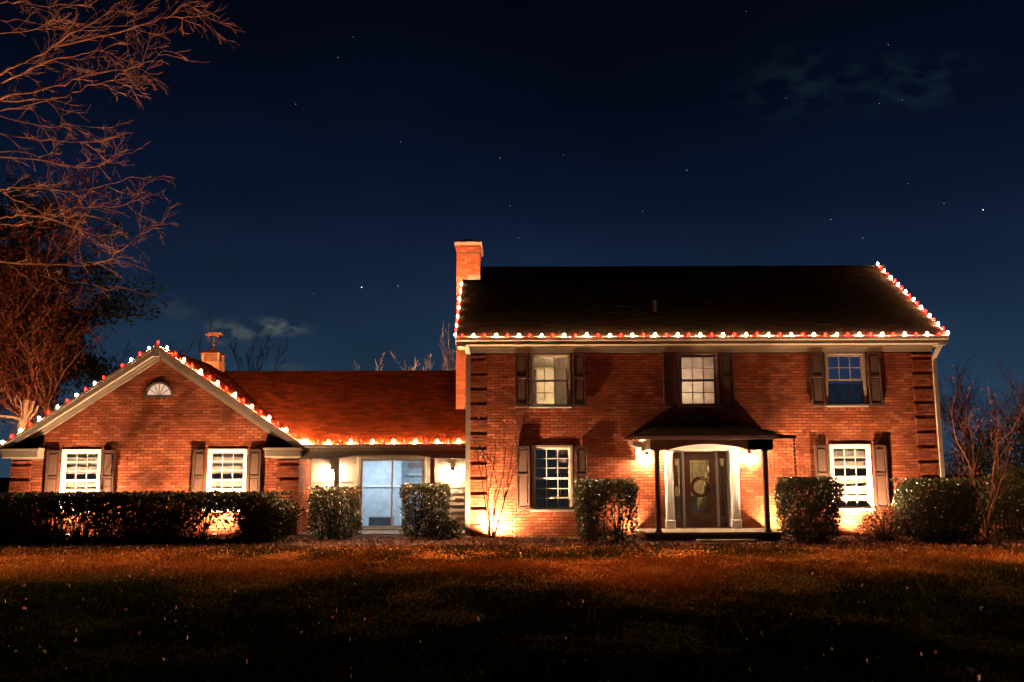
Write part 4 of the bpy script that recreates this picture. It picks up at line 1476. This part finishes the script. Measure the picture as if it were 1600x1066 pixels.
# ------------------------------------------------------------------ shrubs
def box_shrub(x0, x1, y0, y1, h, n, label, mat='leaf', size=.055, zlow=.12, gaps=(), name='boxwood_shrub', cat='shrub', group='clipped evergreen shrubs along the house', seed=0, stems=9, round_=.16, edge_open=.5):
    rs = np.random.RandomState(seed)
    cx, cy = (x0 + x1) / 2, (y0 + y1) / 2
    o = empty(name, (cx, cy, 0), label, cat, group)
    hx, hy_ = (x1 - x0) / 2, (y1 - y0) / 2
    p = rs.rand(n * 3, 3) * 2 - 1
    # favour the shell
    m_ = np.abs(p).max(1)
    keep = rs.rand(len(p)) < (.22 + .78 * (m_ > 1 - .22))
    p = p[keep]
    q = np.abs(p)
    p = p[(q ** 7).sum(1) < 1.35]
    bulge = 1 + .06 * np.sin(p[:, 0] * 4 + seed) * np.cos(p[:, 2] * 3 + seed * 2) + .03 * np.sin(p[:, 2] * 7 + p[:, 1] * 5 + seed) + .02 * np.sin(p[:, 0] * hx * 11 + seed)
    X = cx + p[:, 0] * hx * bulge
    Yc = cy + p[:, 1] * hy_ * bulge
    f = (p[:, 2] + 1) / 2
    Z = zlow + f * (h - zlow) + (.03 * np.sin(X * 6 + seed) + .02 * np.sin(X * 17 + Yc * 9)) * f
    P_ = np.stack([X, Yc, Z], 1)
    thin = rs.rand(len(P_)) < (edge_open + (1 - edge_open) * np.clip(f * 2.0, 0, 1))
    P_, f = P_[thin], f[thin]
    for (gx, gz_, gr, gh) in gaps:
        dd = ((P_[:, 0] - gx) / gr) ** 2 + ((P_[:, 2] - gz_) / gh) ** 2
        kk = (dd > 1) | (rs.rand(len(P_)) < .13 + .30 * dd)
        P_ = P_[kk]
    P_ = P_[:n]
    # loose sprigs breaking the outline
    k = max(30, n // 25)
    sp = np.stack([x0 + rs.rand(k) * (x1 - x0), y0 + rs.rand(k) * (y1 - y0), h + rs.rand(k) * .06], 1)
    P_ = [P_, sp]
    shoots = []
    for q in range(int(14 * max(1, hx))):
        side = rs.rand()
        b0 = np.array([x0 + rs.rand() * (x1 - x0), y0 + rs.rand() * .5 * (y1 - y0), h - .03]) if side < .6 else \
            np.array([x0 if rs.rand() < .5 else x1, y0 + rs.rand() * (y1 - y0), h * rs.uniform(.3, .95)])
        dr = np.array([rs.normal() * .35, rs.normal() * .3, 1.0]) if side < .6 else np.array([np.sign(b0[0] - cx) * 1.0, rs.normal() * .5, rs.uniform(0, .8)])
        ln = rs.uniform(.04, .11)
        shoots.append((b0, b0 + dr * ln))
        P_.append(b0 + dr * ln * np.linspace(.1, 1, 7)[:, None] + rs.normal(size=(7, 3)) * .012)
    P_ = np.concatenate(P_)
    quads('foliage', mat, leaf_quads(P_, size), rs.rand(len(P_)), o, (cx, cy, 0))['kind'] = 'stuff'
    m = MB()
    for b0, b1 in shoots:
        m.tube([tuple(b0 - (b1 - b0) * .8), tuple(b1)], [.004, .002], 3, False)
    for s in range(stems):
        bx, by = cx + rs.uniform(-.6, .6) * hx, cy + rs.uniform(-.4, .4) * hy_
        for b_ in range(4):
            ex, ey, ez = bx + rs.uniform(-.4, .4), cy + rs.uniform(-.9, .9) * hy_, h * rs.uniform(.6, .95)
            m.tube([(bx, by, 0), (bx + (ex - bx) * .3, by, ez * .35), (ex, ey, ez)], [.016, .012, .005], 4, False)
    m.build('stems', 'bark_dark', o)['kind'] = 'stuff'
    return o


box_shrub(-15.5, -5.66, -2.25, -.85, 1.22, 70000, 'long clipped dark hedge below the windows of the gabled wing', name='hedge', cat='hedge', group=None, mat='leaf_dark',
          size=.075, zlow=.02, gaps=((-11.0, .45, .60, .36), (-10.8, .25, 1.0, .18), (-7.35, .46, .66, .38), (-7.6, .25, .9, .18)), seed=3, stems=44, edge_open=.95)
hg = COL.objects['hedge']
m = MB()
rs = np.random.RandomState(5)
for k in range(9):
    x = -11.75 + .07 * k
    tip = Vector((x + rs.uniform(-.1, .35), rs.uniform(.55, .8), rs.uniform(.75, 1.15)))
    m.tube([(x, -.85, .2), (x + .05, .1, .5), tip], [.014, .011, .006], 4, False)
    grow_p = tip
    for q in range(5):
        e = tip + Vector((rs.uniform(-.2, .25), rs.uniform(-.1, .1), rs.uniform(-.1, .2)))
        m.tube([tip + Vector((0, -.1, -.08)), e], [.008, .004], 3, False)
m.build('sprigs', 'bark_dark', hg)
box_shrub(-5.25, -3.98, -1.2, -.2, 1.33, 7500, 'airy clipped shrub left of the patio door, light showing through it', seed=4, edge_open=.35, size=.06)
box_shrub(-2.92, -1.66, -.9, .1, 1.40, 9000, 'clipped shrub right of the patio door beside the white downspout', seed=5, edge_open=.5, size=.06)
box_shrub(1.60, 3.06, -2.35, -.8, 1.51, 17000, 'square boxwood left of the porch, dark in front of the lower window', seed=6, edge_open=.45, gaps=((2.6, .55, .55, .55),), size=.06)
box_shrub(6.72, 7.98, -2.45, -1.0, 1.54, 17000, 'square boxwood between the porch and the white lower window', seed=7, edge_open=.55, size=.06)
box_shrub(9.78, 11.25, -2.6, -.9, 1.50, 20000, 'large dark boxwood at the right corner of the house', seed=8, edge_open=.9, size=.06)


def mound(cx, cy, r, h, n, label, mat, name, seed, size=.05):
    rs = np.random.RandomState(seed)
    o = empty(name, (cx, cy, 0), label, 'shrub')
    d = rs.normal(size=(n, 3))
    d /= np.linalg.norm(d, axis=1)[:, None]
    d[:, 2] = np.abs(d[:, 2])
    rr = (.55 + .5 * rs.rand(n) ** .6)[:, None]
    P_ = np.array([cx, cy, .1]) + d * rr * np.array([r, r * .85, h])
    quads('foliage', mat, leaf_quads(P_, size, asp=.5), rs.rand(n), o, (cx, cy, 0))['kind'] = 'stuff'
    m = MB()
    for k in range(60):
        q = d[k] * np.array([r, r * .85, h]) * 1.0
        m.tube([(cx + q[0] * .1, cy + q[1] * .1, 0), (cx + q[0] * .5, cy + q[1] * .5, q[2] * .65 + .1), (cx + q[0], cy + q[1], q[2] + .1)], [.010, .007, .003], 4, False)
    m.build('stems', 'bark_dark', o)['kind'] = 'stuff'


mound(9.18, -1.9, .72, .78, 2600, 'low bronze leaved bush between two boxwoods below the lower window', 'leaf_brown', 'azalea_bush', 21)
mound(-1.75, -.9, .42, .55, 700, 'small green leafy plant at the foot of the white downspout', 'leaf', 'garden_plant', 22, .08)


# ------------------------------------------------------------------ trees
def grow(mb, p, d, length, rad, lev, rs, spread=.55, up=.15, segs=5, kids=(5, 4, 4), leaf=None, wob=.16, shrink=.55, minr=.004):
    pts, rads = [Vector(p)], [rad]
    dd = Vector(d).normalized()
    for i in range(segs):
        dd = (dd + Vector((rs.normal() * wob, rs.normal() * wob, rs.normal() * wob + up * .25))).normalized()
        pts.append(pts[-1] + dd * (length / segs))
        rads.append(max(minr, rad * (1 - .75 * (i + 1) / segs)))
    mb.tube(pts, rads, 6 if rad > .05 else (4 if rad > .015 else 3), False)
    if leaf is not None and lev == 0:
        leaf += pts[1:]
    if lev <= 0:
        return
    nk = kids[-lev] if lev <= len(kids) else kids[0]
    for k in range(nk):
        t = .25 + .75 * (k + rs.rand()) / nk
        i = min(segs - 1, int(t * segs))
        q = pts[i].lerp(pts[i + 1], t * segs - i)
        ax = Vector((rs.normal(), rs.normal(), rs.normal() * .6))
        base = (pts[i + 1] - pts[i]).normalized()
        nd = (base + ax.normalized() * spread * 1.3 + Vector((0, 0, up))).normalized()
        grow(mb, q, nd, length * shrink * rs.uniform(.7, 1.15), max(minr, rads[i] * .6), lev - 1, rs, spread, up, max(3, segs - 1), kids, leaf, wob, shrink, minr)


def tree(name, base, h, rad, label, bark, seed, lev=3, kids=(6, 5, 4), spread=.6, up=.18, leaves=None, lsize=.09, nleaf=3, group=None, shrink=.55, lean=(0, 0), wob=.14, minr=.006, multi=1):
    rs = np.random.RandomState(seed)
    o = empty(name, base, label, 'tree', group)
    m = MB()
    lf = [] if leaves else None
    for k in range(multi):
        d = Vector((lean[0] + (rs.normal() * .22 if multi > 1 else 0), lean[1] + (rs.normal() * .22 if multi > 1 else 0), 1))
        grow(m, Vector(base) + Vector((0, 0, -.05)), d, h * (rs.uniform(.75, 1) if multi > 1 else 1), rad, lev, rs, spread, up, 7, kids, lf, wob, shrink, minr)
    m.build('trunk', bark, o, origin=base)
    if leaves:
        P_ = np.array([tuple(q) for q in lf])
        P_ = np.repeat(P_, nleaf, 0) + rs.normal(size=(len(P_) * nleaf, 3)) * lsize * 1.6
        quads('crown', leaves, leaf_quads(P_, lsize), rs.rand(len(P_)), o, base)
    return o


# big bare tree whose limbs reach in from the left, in front of the wing
TB = Vector((-12.3, -8.4, 0))
bt = empty('bare_tree', TB, 'big bare tree reaching lit orange branches in from the top left', 'tree')
rs = np.random.RandomState(31)
mt, mtw = MB(), MB()
trunk_pts = [TB, TB + Vector((.1, 0, 2.5)), TB + Vector((.0, .2, 5)), TB + Vector((.3, .1, 7.5)), TB + Vector((.5, .2, 10)), TB + Vector((.7, .2, 13))]
mt.tube(trunk_pts, [.30, .25, .21, .16, .11, .05], 10, False)
S1 = 3.8075
BR = [  # traced in zoomed crops: (offset y, points, start radius)
    (0, [(0, 445), (150, 370), (305, 280), (500, 240), (700, 195), (870, 140), (1000, 105), (1120, 100), (1240, 90)], .034, -8.0),
    (0, [(305, 278), (470, 180), (590, 110), (740, 0)], .026, -8.2),
    (0, [(1000, 105), (1060, 60), (1100, 25), (1180, 60)], .012, -8.0),
    (0, [(0, 500), (150, 430), (280, 370), (450, 335), (560, 300), (680, 320)], .028, -7.4),
    (0, [(0, 590), (130, 555), (330, 510), (480, 460), (640, 425), (780, 405), (900, 365), (990, 300)], .032, -8.6),
    (0, [(0, 600), (290, 590), (430, 550), (560, 505), (680, 475), (760, 410), (860, 380)], .030, -7.8),
    (0, [(680, 475), (740, 510), (780, 510), (830, 500)], .014, -7.8),
    (0, [(0, 660), (150, 630), (280, 600), (340, 660), (410, 745)], .022, -7.2),
    (0, [(0, 690), (150, 730), (300, 760), (420, 740)], .024, -8.4),
    (0, [(0, 795), (150, 820), (300, 830), (430, 850), (530, 860)], .024, -7.5),
    (0, [(0, 905), (90, 900), (230, 935), (320, 905)], .022, -8.3),
    (0, [(0, 935), (290, 960), (430, 990), (530, 1000), (590, 985), (625, 955)], .028, -7.7),
    (0, [(0, 20), (120, 5), (230, 35), (400, 30), (550, 25)], .026, -7.1),
    (0, [(0, 120), (130, 120), (320, 160), (420, 165)], .022, -8.8),
    (0, [(0, 200), (190, 180), (330, 110)], .020, -7.5),
    (0, [(510, 160), (700, 155), (800, 125)], .014, -8.1),
    (260, [(0, 145), (60, 125), (260, 130), (400, 150), (540, 135), (690, 100), (790, 60)], .030, -7.9),
    (260, [(20, 150), (100, 205), (210, 250), (280, 305), (430, 360), (540, 430)], .022, -7.9),
    (260, [(0, 345), (150, 340), (300, 310), (450, 295), (520, 290)], .026, -8.5),
    (260, [(0, 310), (100, 285), (230, 300), (330, 325), (500, 390), (640, 440)], .024, -7.3),
    (260, [(330, 300), (430, 250), (560, 240), (700, 240), (840, 200)], .018, -8.0),
    (260, [(0, 565), (200, 580), (450, 590), (560, 585), (660, 550), (760, 470), (830, 455)], .034, -8.1),
    (260, [(760, 470), (870, 370), (980, 340)], .014, -8.1),
    (260, [(250, 650), (400, 690), (700, 720)], .016, -8.6),
]
for (oy, pts, r0, Yb) in BR:
    w3 = []
    for i, (a, b_) in enumerate(pts):
        w3.append(at(a / S1, oy + b_ / S1, Yb + .25 * math.sin(i * 1.3 + r0 * 300)))
    if pts[0][0] == 0:   # carry it back to the trunk
        zt_ = max(2.5, min(11, w3[0].z - 1.2))
        k = min(range(len(trunk_pts)), key=lambda j: abs(trunk_pts[j].z - zt_))
        w3 = [Vector((TB.x + .25, TB.y, zt_)), Vector((TB.x + 1.4, (TB.y + Yb) / 2, zt_ + .8))] + w3
    n = len(w3)
    sm = []
    for i in range(n - 1):   # add wobble between traced points
        sm += [w3[i], w3[i].lerp(w3[i + 1], .33) + Vector(rs.normal(size=3)) * .018, w3[i].lerp(w3[i + 1], .67) + Vector(rs.normal(size=3)) * .018]
    sm.append(w3[-1])
    rr = [max(.005, r0 * .72 * (1.25 - 1.05 * i / (len(sm) - 1))) for i in range(len(sm))]
    mt.tube(sm, rr, 5, False)
    st = 6 if pts[0][0] == 0 else 0
    for i in range(st, len(sm) - 1):
        for k in range((1 if rs.rand() < .62 else 0) if i < len(sm) - 3 else 2):
            q = sm[i].lerp(sm[i + 1], rs.rand())
            dr = (sm[i + 1] - sm[i]).normalized()
            nd = dr * .9 + Vector((rs.normal() * .5, rs.normal() * .6, rs.normal() * .5 - .05))
            grow(mtw, q, nd, rs.uniform(.25, .8), max(.0045, rr[i] * .33), 2 if rs.rand() < .6 else 1, rs, .5, .0, 4, (3, 4), None, .15, .5, .0024)
mt.build('trunk', 'bark_limb', bt, origin=tuple(TB))
mtw.build('twigs', 'bark_limb', bt, origin=tuple(TB))

# dense leafy tree and others behind the wing
tree('oak_tree', (-17.9, 12, 0), 7.0, .18, 'dark tree with a red leafy crown standing behind the gabled wing', 'bark_red', 41, 3, (9, 7, 5), .62, .2, 'leaf_red', .16, 6, shrink=.6, lean=(.02, 0))
tree('oak_tree', (-24.5, 13, 0), 8.4, .22, 'tall dark red leaved tree at the left edge behind the wing', 'bark_red', 42, 3, (9, 7, 5), .6, .22, 'leaf_red', .16, 6, shrink=.6)
tree('evergreen_tree', (-22.6, 18, 0), 12.0, .24, 'tall dark evergreen rising behind the red leaved trees', 'bark_dark', 43, 3, (18, 8, 6), .75, .06, 'leaf_dark', .17, 11, shrink=.42)
tree('evergreen_tree', (-29.5, 19, 0), 14.0, .24, 'dark evergreen at the left edge, partly behind bare lit branches', 'bark_dark', 45, 3, (18, 8, 6), .75, .06, 'leaf_dark', .17, 11, shrink=.42)
tree('crape_myrtle', (-16.4, 5.2, 0), 5.0, .09, 'slender tree with orange lit stems beside the left end of the wing', 'bark_red', 44, 3, (5, 4, 3), .45, .25, 'leaf_red', .09, 1, multi=3, shrink=.5)
# pollarded trunk at the left end of the wing
po = empty('pollarded_tree', (-14.9, 2.2, 0), 'cut back tree with stubby pruned limbs at the left roof corner', 'tree')
m = MB()
pb = at(35, 665, 2.2)
m.tube([(pb.x - .1, 2.2, 0), (pb.x, 2.2, pb.z * .5), (pb.x, 2.2, pb.z), (pb.x + .0, 2.2, pb.z + .15)], [.16, .14, .13, .12], 8)
for (px0, py0, px1, py1, r_) in ((38, 660, 41, 626, .075), (40, 655, 53, 627, .045), (44, 658, 60, 633, .03)):
    m.tube([at(px0, py0, 2.2), at((px0 + 2 * px1) / 3, (py0 + py1) / 2, 2.2), at(px1, py1, 2.2)], [r_ * 1.1, r_, r_ * .95], 8)
m.tube([at(35, 656, 2.2), at(20, 652, 2.1), at(0, 650, 1.9), at(-15, 649, 1.8)], [.045, .04, .035, .03], 7)
m.build('trunk', 'bark_dark', po)
m = MB()
m.tube([at(34, 650, 2.1), at(33, 632, 2.1), at(30, 621, 2.1), at(26, 619, 2.1), at(23, 625, 2.1), at(26, 634, 2.1), at(31, 637, 2.1)], .022, 6)
m.build('looped_shoot', 'bark_dark', po)

# bare trees behind the connector
for k, (px, Y, h_, sd) in enumerate(((300, 30, 6.0, 51), (372, 34, 6.6, 52), (425, 36, 5.4, 53), (262, 28, 6.2, 54))):
    q = at(px, 740, Y)
    tree('background_tree', (q.x, Y, 0), h_ * 1.22, .16, ['bare dark tree behind the weathervane', 'bare dark tree right of the weathervane, below a pale cloud',
         'lowest bare dark tree behind the patio roof ridge', 'bare dark tree behind the peak of the gabled wing'][k], 'bark_dark', sd, 3, (12, 6, 5), .55, .25, group='dark trees behind the wing roof', shrink=.42, minr=.014)
for k, (px, h_, sd) in enumerate(((668, 5.0, 61), (696, 5.3, 62))):
    q = at(px, 740, 13)
    tree('bare_sapling', (q.x, 13, 0), h_ * 1.0, .045, ['pale bare sapling above the patio roof, left of its twin', 'pale bare sapling above the patio roof, touching the tall house'][k], 'bark_pale', sd, 3, (11, 6, 5), .5, .35,
         group='pale saplings behind the patio roof', shrink=.40, multi=4, minr=.010, wob=.12)
# right side
for k, (px, Y, h_, sd, nm, lab) in enumerate(((1590, 9, 4.6, 71, 'background_tree', 'bare dark tree at the right edge of the picture'),
                                              (1530, 14, 4.6, 72, 'background_tree', 'bare dark tree behind the red leaved myrtle'))):
    q = at(px, 745, Y)
    tree(nm, (q.x, Y, 0), h_ * .95, .15, lab, 'bark_dark', sd, 3, (15, 9, 7), .62, .14, None, shrink=.46, minr=.009)
mound(19.2, 8, 4.2, 3.6, 16000, 'dark evergreen thicket behind the myrtle, right of the house', 'leaf_dark', 'evergreen_thicket', 77, .13)
q = at(1535, 760, -.6)
tree('crape_myrtle', (q.x, -.6, 0), 3.1, .035, 'slim multi-stem myrtle with few red leaves right of the house corner', 'bark_red', 73, 2, (5, 4), .40, .25, 'leaf_red', .07, 1, multi=7, shrink=.5, minr=.004)
# evergreen behind the fence
q = at(1590, 850, -1.0)
mound(q.x + .3, -.2, 1.1, 1.75, 7000, 'green evergreen bush behind the picket fence at far right', 'leaf', 'evergreen_bush', 74, .07)
# picket fence
q0, q1 = at(1556, 850, -2.2), at(1640, 850, -2.2)
fe = empty('picket_fence', (q0.x, -2.2, 0), 'low black picket fence at the far right edge', 'fence')
MB().box((q0.x, -2.215, .10), (q1.x, -2.185, .13)).box((q0.x, -2.215, .46), (q1.x, -2.185, .49)).build('rail', 'fence', fe)
pk_m = MB().box((-.008, -.008, 0), (.008, .008, .56)).mesh('picket', M['fence'], (0, 0, 0))
x = q0.x + .02
while x < q1.x:
    link('picket', pk_m, fe, (x, -2.24, .02))
    x += .095

# bare multi-stem bush against the main wall
by = -.55
bb = empty('bare_bush', at(768, 838, by), 'thin bare multi-stem bush against the brick beside the white downspout', 'bush')
m = MB()
rs = np.random.RandomState(81)
base = Vector(at(768, 835, by))
base.z = 0
STEMS = [[(762, 830), (757, 780), (752, 745), (746, 715), (742, 690)], [(764, 830), (761, 780), (760, 740), (757, 715), (752, 700)], [(765, 830), (763, 770), (770, 735), (775, 700), (768, 680)],
         [(768, 830), (775, 785), (787, 735), (790, 700), (788, 660), (792, 640)], [(770, 830), (783, 800), (795, 760), (806, 730), (815, 700)], [(768, 830), (772, 780), (777, 760), (772, 735), (765, 715)],
         [(772, 832), (786, 790), (793, 755), (799, 715), (806, 680), (812, 655)]]
for s, st in enumerate(STEMS):
    w3 = [base + Vector((.02 * s - .06, 0, 0))] + [at(a, b_, by + .12 * math.sin(s * 2.1 + i)) for i, (a, b_) in enumerate(st[1:])]
    rr = [.017 - .012 * i / (len(w3) - 1) for i in range(len(w3))]
    m.tube(w3, rr, 5, False)
    for i in range(1, len(w3) - 1):
        for k in range(2):
            qv = w3[i].lerp(w3[i + 1], rs.rand())
            grow(m, qv, (w3[i + 1] - w3[i]).normalized() + Vector((rs.normal() * .4, rs.normal() * .4, .1)), rs.uniform(.25, .6), .007, 1, rs, .4, .1, 4, (3,), None, .14, .6, .003)
m.build('stems', 'bark_dim', bb)
lp = np.array([tuple(at(R.uniform(745, 815), R.uniform(640, 720), by + R.uniform(-.1, .1))) for k in range(70)])
quads('dry_leaves', 'litter', leaf_quads(lp, .06), NR.rand(70), bb, tuple(WL[bb.name]))
mroot = MB().lathe((base.x, by, -.02), [(.09, 0), (.08, .05), (.04, .09)], 9)
mroot.build('root_crown', 'bark_dark', bb)

# ------------------------------------------------------------------ stars
star_m = bpy.data.meshes.new('star')
star_b = bpy.data.meshes.new('star')
octa = MB().lathe((0, 0, 0), [(.02, -.5), (.36, -.35), (.5, 0), (.36, .35), (.02, .5)], 8)
for me, mt_ in ((star_m, 'star'), (star_b, 'star_bright')):
    me.from_pydata(octa.v, [], octa.f)
    me.materials.append(M[mt_])
for (px, py, s) in ((565, 449, 2), (622, 447, 1.2), (490, 459, .7), (528, 90, .8), (552, 58, .7), (781, 247, .9), (1073, 266, 1), (1536, 328, 2.2), (1475, 318, .9), (1419, 287, .7), (1298, 343, 1), (1348, 372, .9),
                    (1374, 162, .8), (1410, 156, .7), (1388, 70, .8), (1228, 153, .6), (797, 322, .7), (810, 372, .7), (462, 163, .8), (1166, 18, .7), (626, 222, .7), (1004, 330, .6), (880, 242, .6)):
    o = link('star', star_b if s >= 2 else star_m, None, at(px, py, 1200))
    s2 = 1.5 if s >= 2 else s * 1.15
    o.scale = (s2, s2, s2)
    lab = {1536: 'brightest white star, high above the right end of the roof', 565: 'bright white star left of the chimney'}.get(px, 'faint small star in the dark blue night sky')
    tag(o, lab, 'star', 'stars in the night sky')
